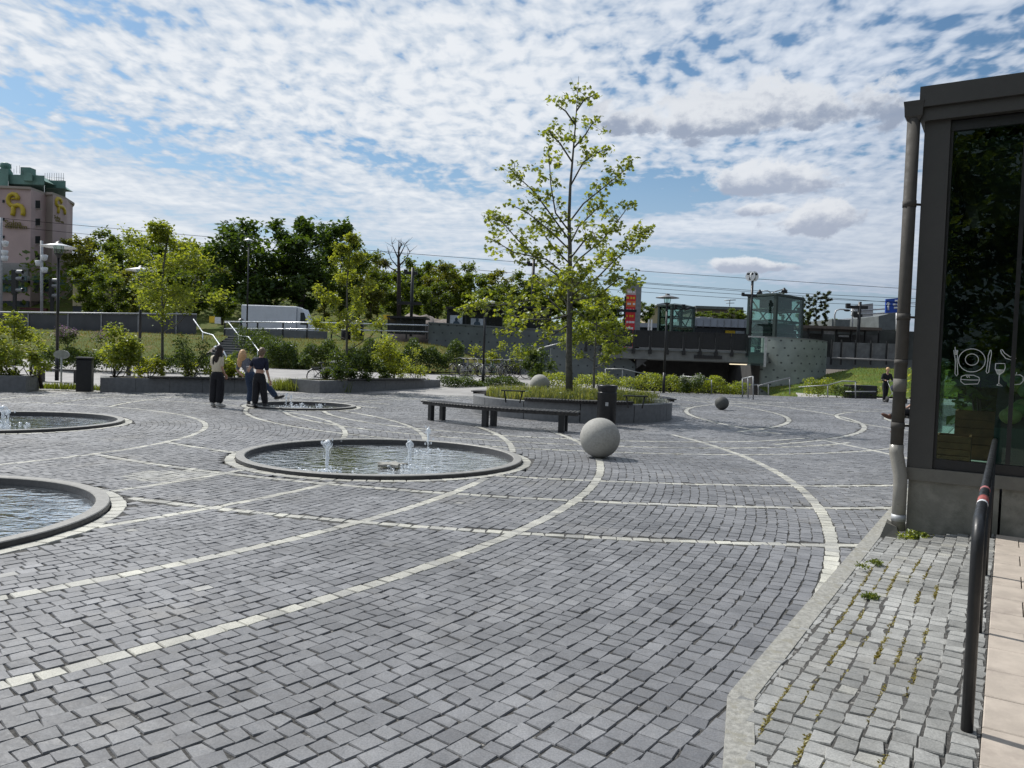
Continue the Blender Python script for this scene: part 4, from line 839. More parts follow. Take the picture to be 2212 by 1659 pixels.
right = [(735, 500, 690, 92, 110), (776, 545, 690, 96, 90), (815, 548, 690, 104, 90), (858, 590, 695, 100, 90), (900, 562, 690, 108, 90), (945, 565, 690, 104, 95), (985, 568, 700, 110, 90), (1030, 590, 700, 106, 90), (1080, 585, 700, 112, 100), (1130, 590, 700, 108, 90), (1180, 595, 700, 114, 90), (1225, 600, 705, 112, 90), (1275, 615, 705, 112, 90), (1320, 640, 705, 110, 80), (700, 590, 700, 94, 70), (930, 610, 700, 90, 80), (1060, 620, 705, 92, 80), (800, 600, 700, 88, 80)]
FIRST = ['first tree right of the pink tower, at the foot of the wooded hill', 'second treetop right of the pink tower', 'third treetop right of the pink tower on the hill', 'hill tree behind the left part of the young planter tree', 'hill tree straight behind the young planter tree', 'hill tree behind the right edge of the young planter tree', 'hill tree just left of the broad dark oak', 'lower tree beside the low cream house', 'lower bush like tree right of the cream house', 'lower hill tree under the third treetop', 'lower hill tree behind the young tree trunk', 'lower hill tree with wide crown left of the oak', 'tall tree touching the left side of the broad oak', 'small tree under the left edge of the broad oak']
SECOND = ['tree right after the oaks, behind the slim feathery tree', 'tree behind the right side of the slim feathery tree', 'treetop between the feathery tree and the bare dead tree', 'tree in front of the bare dead tree', 'treetop just right of the bare dead tree', 'rounded tree above the dark rock', 'tree above the left end of the poster shelter', 'tree behind the left branches of the maple', 'tree over the poster shelter, left of the maple trunk', 'tree near the maple trunk, left of it', 'tree straight behind the maple trunk', 'tree close right of the maple trunk', 'tree between the maple and the red sign tower', 'last low tree left of the red sign tower', 'small tree low between the oak trunks and the feathery tree', 'low tree right above the rock', 'low tree behind the poster shelter roof', 'low tree behind the feathery tree crown']
fi = [0, 0]
for j, (L, lab) in enumerate(((left, FIRST), (right, SECOND))):
    for i, (X, top, base, Y, wpx) in enumerate(L):
        q = (i*7+j) % 3 == 0; src = FD if q else FC; spot(fi[q], src, X, top, base, Y, wpx, ('yellowish ' if q else 'green ')+lab[i], i*1.3+j); fi[q] += 1
far = [(1395, 655, 700, 150, 46), (1515, 672, 705, 150, 50), (1548, 676, 705, 155, 50), (1585, 668, 705, 150, 52), (1608, 674, 705, 158, 46), (1738, 668, 712, 122, 34), (1805, 690, 715, 170, 60), (1835, 690, 715, 190, 60), (1925, 690, 720, 150, 50)]
FLAB = ['far light green tree right of the red sign tower', 'far tree above the zinc roof, next to the small lift tower', 'far tree above the middle of the zinc roof', 'far tree above the right part of the zinc roof', 'far tree close to the left side of the big lift tower', 'round green tree right of the big lift tower', 'low far tree right of the poplars', 'low far tree left of the dark mast', 'far tree right under the blue road sign']
for i, (X, top, base, Y, wpx) in enumerate(far): spot(1, FC, X, top, base, Y, wpx, FLAB[i], i*2.1)
PP = crown_tree('poplar_tree', (0, 0, 0), 10, 2.6, M_['poplar'], M_['bark'], 'poplar', 5200, .26, base=.06, group='poplars', clr=.16, tr=.14)
for i, (X, top, w, lab) in enumerate(((1690, 627, 20, 'poplar tip showing just above the lift tower roof'), (1732, 642, 20, 'leftmost poplar right of the lift tower'), (1748, 636, 20, 'middle poplar of the row right of the lift tower'), (1764, 631, 22, 'tall poplar, second from the right of the row'), (1783, 629, 27, 'widest and rightmost poplar of the row'))):
    b = at(X-2, 712, 112); h = at(X, top, 112).z-b.z; ww = w/FPX*112/2.6
    if i == 0: PP.location = b; PP.scale = (ww, ww, h/10); tag(PP, lab)
    else: reuse(PP, b, (ww, ww, h/10), lab, i*1.7)
dt = empty('dead_tree', at(862, 690, 86), 'bare dead tree without leaves rising above the green trees', 'tree'); m = MB(); Y = 86
m.tube([at(862, 690, Y), at(862, 600, Y), at(861, 560, Y), at(862, 518, Y)], [.28, .22, .15, .04], 7)
for a, pts in (((862, 580), [(845, 560), (838, 540)]), ((862, 575), [(880, 555), (888, 540)]), ((861, 560), [(850, 535), (846, 525)]), ((862, 555), [(872, 535), (878, 522)]), ((862, 590), [(838, 575), (828, 560)]), ((862, 540), [(868, 525)])):
    q = [at(*a, Y)]+[at(x, y, Y+random.uniform(-.8, .8)) for x, y in pts]; m.tube(q, [.09, .05, .02][:len(q)], 5)
    for _ in range(5): b = q[-1].lerp(q[-2], random.random()); m.tube([b, b+Vector((random.gauss(0, .6), random.gauss(0, .4), random.uniform(.2, .9)))], [.03, .01], 4)
m.build('trunk', M_['bark'], dt)
rk = MB(); p = at(915, 695, 70)
for cx, cz, sx, sz in ((-.5, -1.2, 2.6, 1.9), (1.6, -1.2, 2.9, 1.5), (3.0, -1.0, 2.0, .9), (.6, -.8, 1.4, 1.2)): rk.ell((p.x+cx, p.y, p.z+cz), (sx, 2.6, sz), 14, 9)
rk.v = [tuple(Vector(q)+Vector((sin(q[0]*2.3+q[2]*3)*.16, 0, sin(q[0]*3.1)*.12+sin(q[0]*7+q[1]*4)*.08))) for q in rk.v]; o = rk.build('rock_outcrop', M_['rock'], loc=p); tag(o, 'brown rounded rock outcrop above the dark shelter, below the trees', 'rock')
# trees behind the camera, seen mirrored in the shop window
for i, (x, y, h, lab) in enumerate(((-4.5, -8.5, 11, 'leafy tree behind the viewer, mirrored in the shop window'), (-9.5, -10.5, 13, 'second tree behind the viewer, left of the mirrored one'), (.5, -10.5, 13, 'third tree behind the viewer, right of the mirrored one'), (-4, -14, 15, 'tallest tree behind the viewer, standing in the second row'))):
    crown_tree('street_tree', (x, y, 0), h, 8.5, M_['oak' if i else 'shrubl'], M_['bark'], lab, 7000, .32, base=.12, group='trees around the square', tr=.16, clr=.14)

# ------------------------------------------------------------ planting near the square
def along(pd, f, off): a, t_, nn, L = pd; q = a+t_*(L*f)+nn*off; return (q.x, q.y, .42)
bush('shrub', along(p1, .75, .8), (2.2, 1.4, 2.35), M_['shrubl'], 'yellow green shrub nearest the right end of the leftmost planter', n=1500, leaf=.13)
bush('shrub', along(p1, .45, .8), (2.4, 1.4, 2.6), M_['young'], 'yellow green shrub cut off by the left edge of the photo', n=2200, leaf=.13)
bush('shrub', along(p1, .97, .7), (1.2, 1.0, 1.0), M_['young'], 'low shrub spilling over the end of the leftmost planter', n=700, leaf=.11)
bush('shrub', along(p2, .08, .8), (1.5, 1.2, 2.4), M_['shrubl'], 'upright light shrub at the left end of the long planter', n=2300, leaf=.12)
bush('shrub', along(p2, .28, .9), (1.0, .9, 1.1), M_['young'], 'low shrub between the upright shrub and the young tree', n=700, leaf=.1)
bush('shrub', along(p2, .55, .9), (1.2, .9, 2.2), M_['shrubd'], 'dark narrow shrub right of the young tree trunk', n=1000, leaf=.09)
bush('shrub', along(p2, .66, .7), (1.8, 1.2, 1.35), M_['shrubl'], 'light leafy shrub just left of the woman in the cream top', n=1300, leaf=.1)
bush('shrub', along(p2, .83, .8), (1.7, 1.1, .75), M_['young'], 'leafy shrub between the woman in cream and the blond woman', n=1100, leaf=.1)
bush('shrub', along(p3, .2, .9), (2.8, 1.5, 1.75), M_['shrubd'], 'dense dark shrub under the slim feathery tree', n=3600, leaf=.10)
bush('shrub', along(p3, .45, .9), (2.4, 1.4, 1.5), M_['shrubd'], 'dark shrub in the middle of the planter by the farthest pool', n=2800, leaf=.10)
bush('shrub', along(p3, .72, .9), (1.8, 1.3, 2.5), M_['young'], 'tallest light shrub right of the feathery tree', n=2600, leaf=.11)
bush('shrub', along(p3, .9, .9), (1.4, 1.2, 1.6), M_['young'], 'small shrub at the right end of the planter by the farthest pool', n=800, leaf=.1)
bush('lilac_bush', at(172, 775, 36)+Vector((0, 0, -.3)), (2.3, 1.6, 2.2), M_['shrubd'], 'dark lilac bush with faded pink flower heads', n=2200, leaf=.11, cat='bush', flowers=(M_['lilac'], .30, .62))
bush('shrub', at(52, 790, 38)+Vector((0, 0, -.3)), (3, 1.6, 1.2), M_['shrubd'], 'dark shrub behind the leftmost planter', n=1200, leaf=.13)
bush('shrub', at(130, 785, 39)+Vector((0, 0, -.4)), (4, 1.6, 1.1), M_['shrubd'], 'wide dark low shrub behind the oval sign', n=1600, leaf=.13)
bush('shrub', at(1170, 815, 36)+Vector((0, 0, -.15)), (1.9, 1.5, 1.9), M_['shrubd'], 'leafy shrub in front of the dimpled wall, left of the maple trunk', n=1900, leaf=.13)
bush('shrub', at(1120, 800, 43)+Vector((0, 0, -.2)), (1.6, 1.2, 1.9), M_['young'], 'airy shrub right behind the parked bicycles', n=900, leaf=.13)
bush('shrub', at(1060, 790, 45)+Vector((0, 0, -.2)), (2.4, 1.2, 1.9), M_['young'], 'shrub behind the middle of the bicycle row', n=1000, leaf=.14)
bush('flowering_bush', at(1490, 836, 41)+Vector((0, 0, -.3)), (1.5, 1.3, 1.75), M_['shrubd'], 'bush with white blossom before the dark underpass', n=1500, leaf=.11, cat='bush', flowers=(M_['wflower'], .22, .35))
bush('flowering_bush', W(-1.2, 30, 0), (2.4, 2, 4.6), M_['shrubl'], 'tall blossoming bush partly hidden behind the downpipe', n=2600, leaf=.14, cat='bush', flowers=(M_['wflower'], .12, .3), lobes=16)
def hedge(a, b, wdt, h, mat, label, n, leaf=.09, cat='hedge'):
    a, b = Vector(a), Vector(b); L = (b-a).length; t_ = (b-a)/L; nn = Vector((-t_.y, t_.x, 0)); root = empty('hedge', a, label, cat, 'hedges')
    u = rng.random(n)*L; v = rng.uniform(-.5, .5, n)*wdt; hh = h*(.82+.18*np.sin(u*2.3)+.15*np.sin(u*5.1+1)); z = hh*rng.random(n)**.45
    P = np.array(a)+u[:, None]*np.array(t_)+v[:, None]*np.array(nn)*np.sqrt(np.clip(1.15-(z/hh)**2*.6, .1, 1))[:, None]+z[:, None]*np.array((0, 0, 1))
    V, F = leaves(P, leaf, 'leaf', .35); fast('foliage', V, F, mat, root); m = MB()
    for i in range(int(L/.5)): q = a+t_*(i+.5)*.5+Vector((0, 0, -.03)); m.tube([q, q+nn*random.uniform(-.2, .2)*wdt+Vector((random.gauss(0, .1), random.gauss(0, .1), h*.7))], [.02, .006], 4)
    m.tube([a+Vector((0, 0, -.02)), b+Vector((0, 0, -.02))], .03, 4); m.build('stem', M_['bark'], root); return root
g0 = lambda X, y, Y, dz=0: at(X, y, Y)+Vector((0, 0, dz))
hedge(g0(575, 796, 46, -.2), g0(1000, 800, 46, -.1), 1.9, 1.8, M_['shrubd'], 'long dark hedge at the foot of the lawn behind the people', 21000, .13)
hedge(g0(540, 742, 52, -.5), g0(610, 790, 47, -.3), 2.4, 1.6, M_['shrubd'], 'dark hedge climbing the slope right of the stairs', 8000, .13)
hedge((-3.1, 34.4, 0), (.5, 37.4, .0), 1.3, .62, M_['shrubd'], 'low hedge right of the planter by the farthest pool', 6000, .09)
hedge((1.2, 38.6, 0), (7.2, 40.6, .0), 1.6, .9, M_['shrubl'], 'light green hedge behind the maple trunk', 4500, .11)
hedge((7.4, 41.2, -.1), (12.8, 42.2, -.2), 1.4, 1.05, M_['young'], 'hedge in front of the dark underpass opening', 5000, .11)
hedge((16.4, 43.0, -.2), (17.8, 43.0, -.1), 1.4, 1.15, M_['shrubl'], 'clipped light bush right of the underpass railing', 1500, .11)
hedge((17.9, 42.8, -.1), (20.4, 43.2, 0), 1.2, .72, M_['shrubd'], 'low dark hedge at the foot of the green bank', 2200, .10)
hedge((-22, 36, .15), (-13.5, 37.5, .2), 1.4, 1.15, M_['shrubd'], 'dark hedge behind the left planters and the young tree', 9000, .12)
# grass of the round planter and beside the straight planter
q = rng.random(5200)**.5*2.5; a = rng.random(5200)*2*pi
blades(np.stack([C2[0]+q*np.cos(a), C2[1]+q*np.sin(a), np.full(5200, .46)], 1), .27, M_['straw'], 'ornamental_grass', 'feathery grass filling the round planter under the maple')
q = rng.random(2600)**.5*2.45; a = rng.random(2600)*2*pi; P = np.stack([C2[0]+q*np.cos(a), C2[1]+q*np.sin(a), .5+rng.random(2600)*.22], 1); V, F = leaves(P, .07, 'leaf', .3); tag(fast('ground_cover', V, F, M_['grassb']), 'green ground cover plants in the round planter', 'plants', kind='stuff')
P = clump(gr(655, 846)+Vector((0, .6, 0)), (1.7, .5, .02), 1900, .5); P[:, 2] = .0; blades(P, .42, M_['grassb'], 'ornamental_grass', 'tuft of long grass left of the planter by the farthest pool')
P = clump(gr(120, 842)+Vector((0, .5, 0)), (2.3, .35, .02), 900, .5); P[:, 2] = 0; blades(P, .2, M_['grassb'], 'rough_grass', 'rough grass around the oval sign between the left planters')
P = clump((3.9, 21.2, .5), (.5, .3, .12), 900); V, F = leaves(P, .05, 'leaf', .4); tag(fast('flowering_plants', V, F, M_['wflower']), 'pale flowering plants at the right rim of the round planter', 'plants', kind='stuff')
# ------------------------------------------------------------ walls, bridge, underpass
def pw(m, pts, Y, depth):               # polygon given by photo positions at depth Y, with real thickness
    return m.prism([at(x, y, Y) for x, y in pts], (0, depth, 0))
def pray(m, x0, y0, x1, y1, Y, depth):   # box whose sides run away along the line of sight, level top
    a, b = at(x0, (y0+y1)/2, Y), at(x1, (y0+y1)/2, Y); zt = at((x0+x1)/2, y0, Y).z; zb = at((x0+x1)/2, y1, Y).z; k = (Y+depth)/Y
    return m.hexa([(a.x, Y, zb), (b.x, Y, zb), (b.x*k, Y+depth, zb), (a.x*k, Y+depth, zb), (a.x, Y, zt), (b.x, Y, zt), (b.x*k, Y+depth, zt), (a.x*k, Y+depth, zt)])
def pbox(m, x0, y0, x1, y1, Y, depth):
    a, b = at(x0, (y0+y1)/2, Y), at(x1, (y0+y1)/2, Y); zt = at((x0+x1)/2, y0, Y).z; zb = at((x0+x1)/2, y1, Y).z
    return m.box(((a.x+b.x)/2, Y+depth/2, (zt+zb)/2), (b.x-a.x, depth, zt-zb))
wl = empty('dimpled_wall', at(1040, 780, 55.2), 'long dark dimpled concrete wall behind the bicycles', 'wall')
m = MB(); a, b = at(926, 700, 55.2), at(1345, 728, 55.2); m.hexa([(a.x, 55.2, -.5), (b.x, 55.2, -.5), (b.x, 55.7, -.5), (a.x, 55.7, -.5), (a.x, 55.2, 3.78), (b.x, 55.2, 3.4), (b.x, 55.7, 3.4), (a.x, 55.7, 3.78)]); m.build('panel', M_['dots'], wl)
m = MB(); m.hexa([(a.x-.03, 55.15, 3.79), (b.x, 55.15, 3.41), (b.x, 55.75, 3.41), (a.x-.03, 55.75, 3.79), (a.x-.03, 55.15, 3.88), (b.x, 55.15, 3.5), (b.x, 55.75, 3.5), (a.x-.03, 55.75, 3.88)]); m.build('coping', M_['dconcrete'], wl)
ww = empty('wing_wall', at(1300, 800, 52), 'lower concrete wing wall sloping down to the underpass', 'wall')
m = MB(); pw(m, [(1185, 850), (1190, 752), (1250, 742), (1340, 760), (1372, 786), (1372, 850)], 52.6, .4); m.build('panel', M_['dots'], ww)
m = MB(); q = [at(*p, 52.3) for p in ((1130, 762), (1255, 730), (1340, 752), (1395, 790))]; m.tube(q, .05, 6); m.build('handrail', M_['greymetal'], ww)
br = empty('underpass_bridge', at(1500, 780, 52), 'concrete road bridge over the dark pedestrian underpass', 'bridge')
m = MB(); a, b = at(1300, 752, 52), at(1660, 772, 52); m.box(((a.x+b.x)/2, 52.4, 2.12), (b.x-a.x, .8, .72)); m.box(((a.x+b.x)/2, 54.5, 1.85), (b.x-a.x, 3.4, .3)); m.build('deck', M_['concrete'], br)
m = MB(); m.box(((a.x+b.x)/2, 51.93, 2.42), (b.x-a.x, .14, .1)); m.build('edge_beam', M_['dconcrete'], br)
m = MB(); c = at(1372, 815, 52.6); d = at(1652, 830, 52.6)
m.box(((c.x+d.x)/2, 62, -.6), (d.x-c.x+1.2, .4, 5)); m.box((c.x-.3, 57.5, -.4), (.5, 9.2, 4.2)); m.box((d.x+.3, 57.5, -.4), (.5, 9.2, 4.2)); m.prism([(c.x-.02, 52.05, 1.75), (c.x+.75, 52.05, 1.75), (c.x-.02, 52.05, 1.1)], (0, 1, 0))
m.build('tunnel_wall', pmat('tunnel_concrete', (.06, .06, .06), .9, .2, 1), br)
m = MB(); p = at(1478, 797, 56); m.box((p.x-3.6, 54.6, 1.66), (.9, .14, .06)); m.box((p.x+3.5, 54.6, 1.62), (1.2, .14, .06)); m.build('ceiling_lamp', emis('tunnel_light', (1, .85, .6), 1.2), br)
m = MB(); pbox(m, 1500, 768, 1560, 775, 51.9, .08); m.build('sign_board', M_['blackmetal'], br)
# bridge railing: posts, glazed frames
rl = empty('bridge_railing', at(1480, 750, 52), 'black railing with glazed panels on the underpass bridge', 'railing')
px = [1266, 1300, 1335, 1369, 1405, 1442, 1478, 1513, 1548, 1582, 1616]
for x in px:
    a = at(x, 740, 51.86); m = MB(); m.box((a.x, 51.86, 2.95), (.14, .1, 1.5)); m.box((a.x, 51.88, 2.26), (.22, .12, .3)); m.build('post', M_['blackmetal'], rl)
for x0, x1 in zip(px[:-1], px[1:]):
    a, b = at(x0, 740, 51.86), at(x1, 740, 51.86); A, B = a.x+.12, b.x-.12; m = MB()
    for z in (3.66, 2.58): m.box(((A+B)/2, 51.9, z), (B-A, .06, .07))
    for x in (A, B): m.box((x, 51.9, 3.12), (.06, .055, 1.1))
    m.box(((A+B)/2, 51.9, 3.12), (B-A, .012, 1.06)); m.build('panel_frame', [M_['blackmetal']], rl); 
    ob = rl.children[-1]; me = ob.data; me.materials.append(M_['railglass'])
    for p in list(me.polygons)[-6:]: p.material_index = 1
# curved dimpled wall and glass guard under the lift
cw = empty('curved_wall', at(1725, 825, 52), 'pale curved dimpled concrete wall below the glass lift tower', 'wall'); m = MB(); a, b = at(1654, 800, 52), at(1796, 800, 52); cx = (a.x+b.x)/2; hw = (b.x-a.x)/2; rings = []
for i in range(25):
    t_ = -1+2*i/24; x = cx+hw*t_; y = 51.0+1.6*t_*t_+.3; zt = 3.44-.09*t_; rings.append([(x, y, -1.6), (x, y, zt), (x, y+.35, zt), (x, y+.35, -1.6)])
m.loft(rings, cap=True); m.build('panel', M_['dots2'], cw)
m = MB(); m.loft([[(q[0], q[1]-.01, q[2]) for q in (Vector(r[1])+Vector((0, -.02, .005)), Vector(r[2])+Vector((0, .02, .005)), Vector(r[2])+Vector((0, .02, .06)), Vector(r[1])+Vector((0, -.02, .06)))] for r in rings], cap=True); m.build('coping', M_['concrete'], cw)
gg = empty('glass_guard', at(1635, 770, 51), 'glass guard panel with a pale post left of the curved wall', 'railing'); m = MB(); pbox(m, 1617, 728, 1653, 790, 51.2, .03); m.build('pane', M_['liftglass'], gg)
m = MB(); pbox(m, 1651, 728, 1656, 793, 51.1, .1); pbox(m, 1617, 726, 1652, 729, 51.15, .06); m.build('post', M_['galv'], gg)
# lift towers
def lift(x0, xc, x1, yt, yb, Yc, Yw, label, dark=False):
    root = empty('lift_tower', at(xc, yb, Yc), label, 'lift'); z1 = at(xc, yt, Yc).z; z0 = 2.0
    pts = [at(x0, yt, Yw), at(xc, yt, Yc), at(x1, yt, Yw+.5)]; P = [Vector((p.x, p.y, 0)) for p in pts]; P.append(P[0]+P[2]-P[1])
    H_ = z1-z0; GM = M_['greenmetal']
    for i in range(4): m = MB(); m.box(P[i]+Vector((0, 0, z0+H_/2)), (.22, .22, H_), .6); m.build('post', GM, root)
    for i in range(4):
        a, b = P[i], P[(i+1) % 4]; m = MB(); dd = (b-a).normalized()*.1
        for f in ((.0, .22, .43, .62, .8, 1.0)):
            q = Vector((0, 0, z0+H_*f)); m.tube([a+dd+q, b-dd+q], .065, 4)
        m.tube([a+dd+Vector((0, 0, z0+H_*.98)), b-dd+Vector((0, 0, z0+H_*.44))], .065, 4)
        if i in (0, 2): m.tube([a+dd+Vector((0, 0, z0+H_*.43)), b-dd+Vector((0, 0, z0+H_*.1))], .05, 4)
        m.build('beam', GM, root)
        m = MB(); nn = Vector((dd.y, -dd.x, 0)).normalized()*.07; m.hexa([a+dd+nn+Vector((0, 0, z0)), b-dd+nn+Vector((0, 0, z0)), b-dd+nn*1.3+Vector((0, 0, z0)), a+dd+nn*1.3+Vector((0, 0, z0)), a+dd+nn+Vector((0, 0, z1-.05)), b-dd+nn+Vector((0, 0, z1-.05)), b-dd+nn*1.3+Vector((0, 0, z1-.05)), a+dd+nn*1.3+Vector((0, 0, z1-.05))]); m.build('pane', M_['liftglass'], root)
    c = sum(P, Vector())/4; m = MB(); R = [c+(p-c)*1.1 for p in P]; m.loft([[p+Vector((0, 0, z1)) for p in R], [p+Vector((0, 0, z1+.14)) for p in R], [c+(p-c)*.5+Vector((0, 0, z1+.3)) for p in P]], cap=True); m.build('roof', GM, root)
    e = [c+(p-c)*(.74 if dark else .55) for p in P]; m = MB(); m.hexa([p+Vector((0, 0, z0)) for p in e]+[p+Vector((0, 0, z0+H_*(.58 if dark else .35))) for p in e]); m.build('lift_car', M_['blackmetal'] if dark else M_['greymetal'], root)
    if dark: m = MB(); e = [c+(p-c)*.62 for p in P]; m.hexa([p+Vector((0, 0, z0+H_*.80)) for p in e]+[p+Vector((0, 0, z0+H_*.97)) for p in e]); m.build('machine_box', M_['blackmetal'], root)
M_['greenmetal'] = pmat('dark_green_metal', (.022, .040, .034), .45, .1, 3)
lift(1620, 1677, 1733, 638, 730, 55, 57.2, 'big dark green glass lift tower beside the T sign', True)
lift(1425, 1452, 1499, 661, 725, 66, 67.5, 'smaller pale glass lift tower behind the bridge railing')
# left: road edge barrier, metal railings of stairs and slope
fb = empty('road_barrier', at(250, 700, 57.5), 'grey glazed road barrier with a metal top rail behind the left planters', 'fence')
for x0, x1 in ((-30, 60), (60, 146), (146, 218), (218, 298), (298, 380), (380, 425)):
    m = MB(); pbox(m, x0+1, 679, x1-1, 722, 57.5, .05); m.build('panel', pmat('barrier_panel', (.06, .066, .072), .4, .2, .7), fb)
    m = MB(); pbox(m, x0-1, 674, x0+2, 724, 57.45, .14); m.build('post', M_['greymetal'], fb)
m = MB(); m.tube([at(-30, 674, 57.4), at(425, 679, 57.4)], .06, 8); m.build('top_rail', M_['galv'], fb)
sr = empty('slope_railing', at(600, 710, 55), 'two bar metal railing along the road above the lawn', 'railing')
m = MB(); m.tube([at(485, 695, 55), at(690, 697, 55), at(925, 703, 55)], .05, 8); m.tube([at(485, 710, 55), at(690, 711, 55), at(925, 717, 55)], .045, 8); m.build('bar', M_['steel'], sr)
for x in (485, 556, 611, 663, 716, 770, 824, 878, 922): m = MB(); pbox(m, x-1.5, 694+.012*(x-485), x+1.5, 732, 55.06, .06); m.build('post', M_['blackmetal'], sr)
stt = empty('staircase', at(480, 770, 48), 'stone staircase climbing the lawn behind the people', 'staircase'); xa, xb = at(452, 760, 48).x, at(532, 760, 48).x
for i in range(12):
    m = MB(); y = 46.2+i*.68; z = .42+(i+1)*.162; sh = -.09*i; m.box(((xa+xb)/2+sh, y+.36, z/2-.1), (xb-xa, .67, z+.2)); m.build('step', M_['dconcrete'], stt)
    m = MB(); m.box(((xa+xb)/2+sh, y+.005, z-.03), (xb-xa-.02, .05, .07)); m.build('nosing', M_['pave'], stt)
def rail(name, pts, Ys, label, posts=(), r=.04, mat='steel', base=.5):
    root = empty(name, at(*pts[0], Ys[0]), label, 'handrail'); q = [at(x, y, Y) for (x, y), Y in zip(pts, Ys)]; m = MB(); m.tube(q, r, 8); m.build('rail', M_[mat], root)
    for (x, y, y2, Y) in posts: m = MB(); m.tube([at(x, y, Y), at(x, y2, Y)], r*.85, 6); m.build('post', M_[mat], root)
    return root
rail('stair_handrail', [(418, 690), (438, 718), (460, 724), (478, 750), (490, 772)], [54, 51, 50, 47.4, 46], 'left bright zigzag handrail of the staircase', [(438, 718, 745, 51), (478, 750, 792, 47.4)], .045)
rail('stair_handrail', [(486, 697), (494, 697), (516, 725), (537, 728), (557, 755), (566, 768)], [54.5, 54, 51, 50, 47.4, 46], 'right bright zigzag handrail of the staircase', [(516, 725, 752, 51), (557, 755, 796, 47.4)], .045)
# railings at the far right edge of the square
def frame_rail(name, segs, label, r=.032, mat='greymetal'):
    root = empty(name, at(*segs[0][0][:2], segs[0][0][2]), label, 'railing')
    for sgm in segs: m = MB(); m.tube([at(*p) for p in sgm], r, 6); m.build('rail' if len(sgm) > 2 else 'post', M_[mat], root)
    return root
frame_rail('ramp_railing', [[(1604, 818, 36.8), (1627, 813, 36), (1627, 814.5, 36)], [(1604, 818, 36.8), (1604, 858, 36.8)], [(1616, 816, 36.4), (1616, 860, 36.4)], [(1627, 813, 36), (1627, 863, 36)]], 'short three post railing standing on the far right paving')
frame_rail('ramp_railing', [[(1548, 836, 44), (1590, 834, 43.5), (1638, 831, 42.5)], [(1638, 831, 42.5), (1638, 853, 42.5)]], 'low rail leading down into the underpass')
frame_rail('ramp_railing', [[(1640, 833, 41.6), (1660, 827, 42), (1706, 816, 43)], [(1660, 827, 42), (1660, 853, 42)], [(1706, 816, 43), (1706, 852, 43)]], 'rail rising along the light bush right of the underpass')
frame_rail('ramp_railing', [[(1725, 836, 42.2), (1788, 832, 41.8), (1820, 823, 41.5), (1848, 824, 41), (1850, 828, 41)], [(1788, 832, 41.8), (1788, 862, 41.8)], [(1848, 826, 41), (1848, 864, 41)], [(1826, 846, 41.2), (1890, 846, 41), (1892, 846, 41)]], 'long rail with posts below the green bank')
frame_rail('ramp_railing', [[(1471, 812, 42), (1500, 815, 41.6), (1537, 821, 41)], [(1537, 821, 41), (1537, 852, 41)]], 'rail over the hedge in front of the underpass')
frame_rail('ramp_railing', [[(1308, 797, 41), (1345, 797, 41), (1392, 808, 40)], [(1308, 797, 41), (1308, 830, 41)], [(1345, 797, 41), (1345, 836, 41)]], 'rail in the hedge just left of the underpass')
m = MB(); p = at(1858, 850, 43); m.bbox((p.x, 43, .32), (1.5, .8, .75), .02); o = m.build('utility_box', M_['blackmetal'], loc=(p.x, 43, 0)); tag(o, 'low dark box on the far right edge of the square under the bank', 'box')
pr = empty('platform_fence', at(1850, 760, 57), 'black post fence with panels above the green bank', 'fence')
for x in (1797, 1818, 1849, 1882, 1916, 1950): m = MB(); pbox(m, x-1.5, 733+.03*(x-1797), x+1.5, 788, 56.9, .12); m.build('post', M_['blackmetal'], pr)
for x0, x1 in ((1798, 1817), (1819, 1848), (1850, 1881), (1883, 1915), (1917, 1949)): m = MB(); pbox(m, x0+1, 739+.03*(x0-1797), x1-1, 772+.03*(x0-1797), 57, .04); m.build('panel', pmat('fence_panel', (.13, .135, .14), .6, .25, 2), pr)
m = MB(); m.tube([at(1797, 773, 56.7), at(1960, 780, 56.7)], .07, 6); m.build('ledge', M_['pave'], pr)
m = MB(); pbox(m, 1740, 774, 1990, 800, 57.3, .4); o = m.build('retaining_wall', M_['dconcrete'], loc=at(1850, 790, 57)); tag(o, 'dark retaining wall above the green bank', 'wall')

# ------------------------------------------------------------ lamps, masts, signs
def lamp(x, ytop, ybase, Y, label, zb=None, hat=.62, cam_arm=False):
    b = at(x, ybase, Y); b.z = zb if zb is not None else b.z; zt = at(x, ytop, Y).z; root = empty('street_lamp', b, label, 'street lamp', 'park lamps'); m = MB()
    m.tube([b, b+Vector((0, 0, 1.1))], .075, 10); m.tube([b+Vector((0, 0, 1.1)), Vector((b.x, b.y, zt-.55))], [.06, .05], 10); m.build('pole', M_['blackmetal'], root)
    c = (b.x, b.y, zt); m = MB(); m.lathe([(.05, -.6), (.10, -.5), (.15, -.46), (.15, -.43)], c, 12); m.lathe([(.01, .06), (.10, .03), (.14, -.05), (.20, -.07)], c, 14); m.build('holder', M_['blackmetal'], root)
    m = MB(); m.lathe([(.13, -.44), (.19, -.2), (.17, -.08)], c, 12); m.build('lantern_glass', M_['liftglass'], root)
    m = MB(); m.lathe([(.17, -.05), (hat, -.16), (hat+.01, -.18), (.17, -.09)], c, 24); m.build('hat', M_['white'] if not cam_arm else M_['greymetal'], root)
    for a in (0, 1.57, 3.14, 4.71): m = MB(); m.tube([Vector(c)+Vector((cos(a)*.14, sin(a)*.14, -.45)), Vector(c)+Vector((cos(a)*.19, sin(a)*.19, -.08))], .012, 4); m.build('bar', M_['blackmetal'], root)
    if cam_arm:
        m = MB(); q = Vector(c)+Vector((0, 0, -.75)); m.tube([q, q+Vector((1.0, 0, .02))], .03, 6); m.box(q+Vector((.85, 0, .16)), (.16, .16, .22)); m.box(q+Vector((.45, 0, .14)), (.14, .14, .2)); m.tube([q+Vector((.9, 0, 0)), q+Vector((1.2, 0, .1))], .07, 8); m.build('camera_arm', M_['blackmetal'], root)
    return root
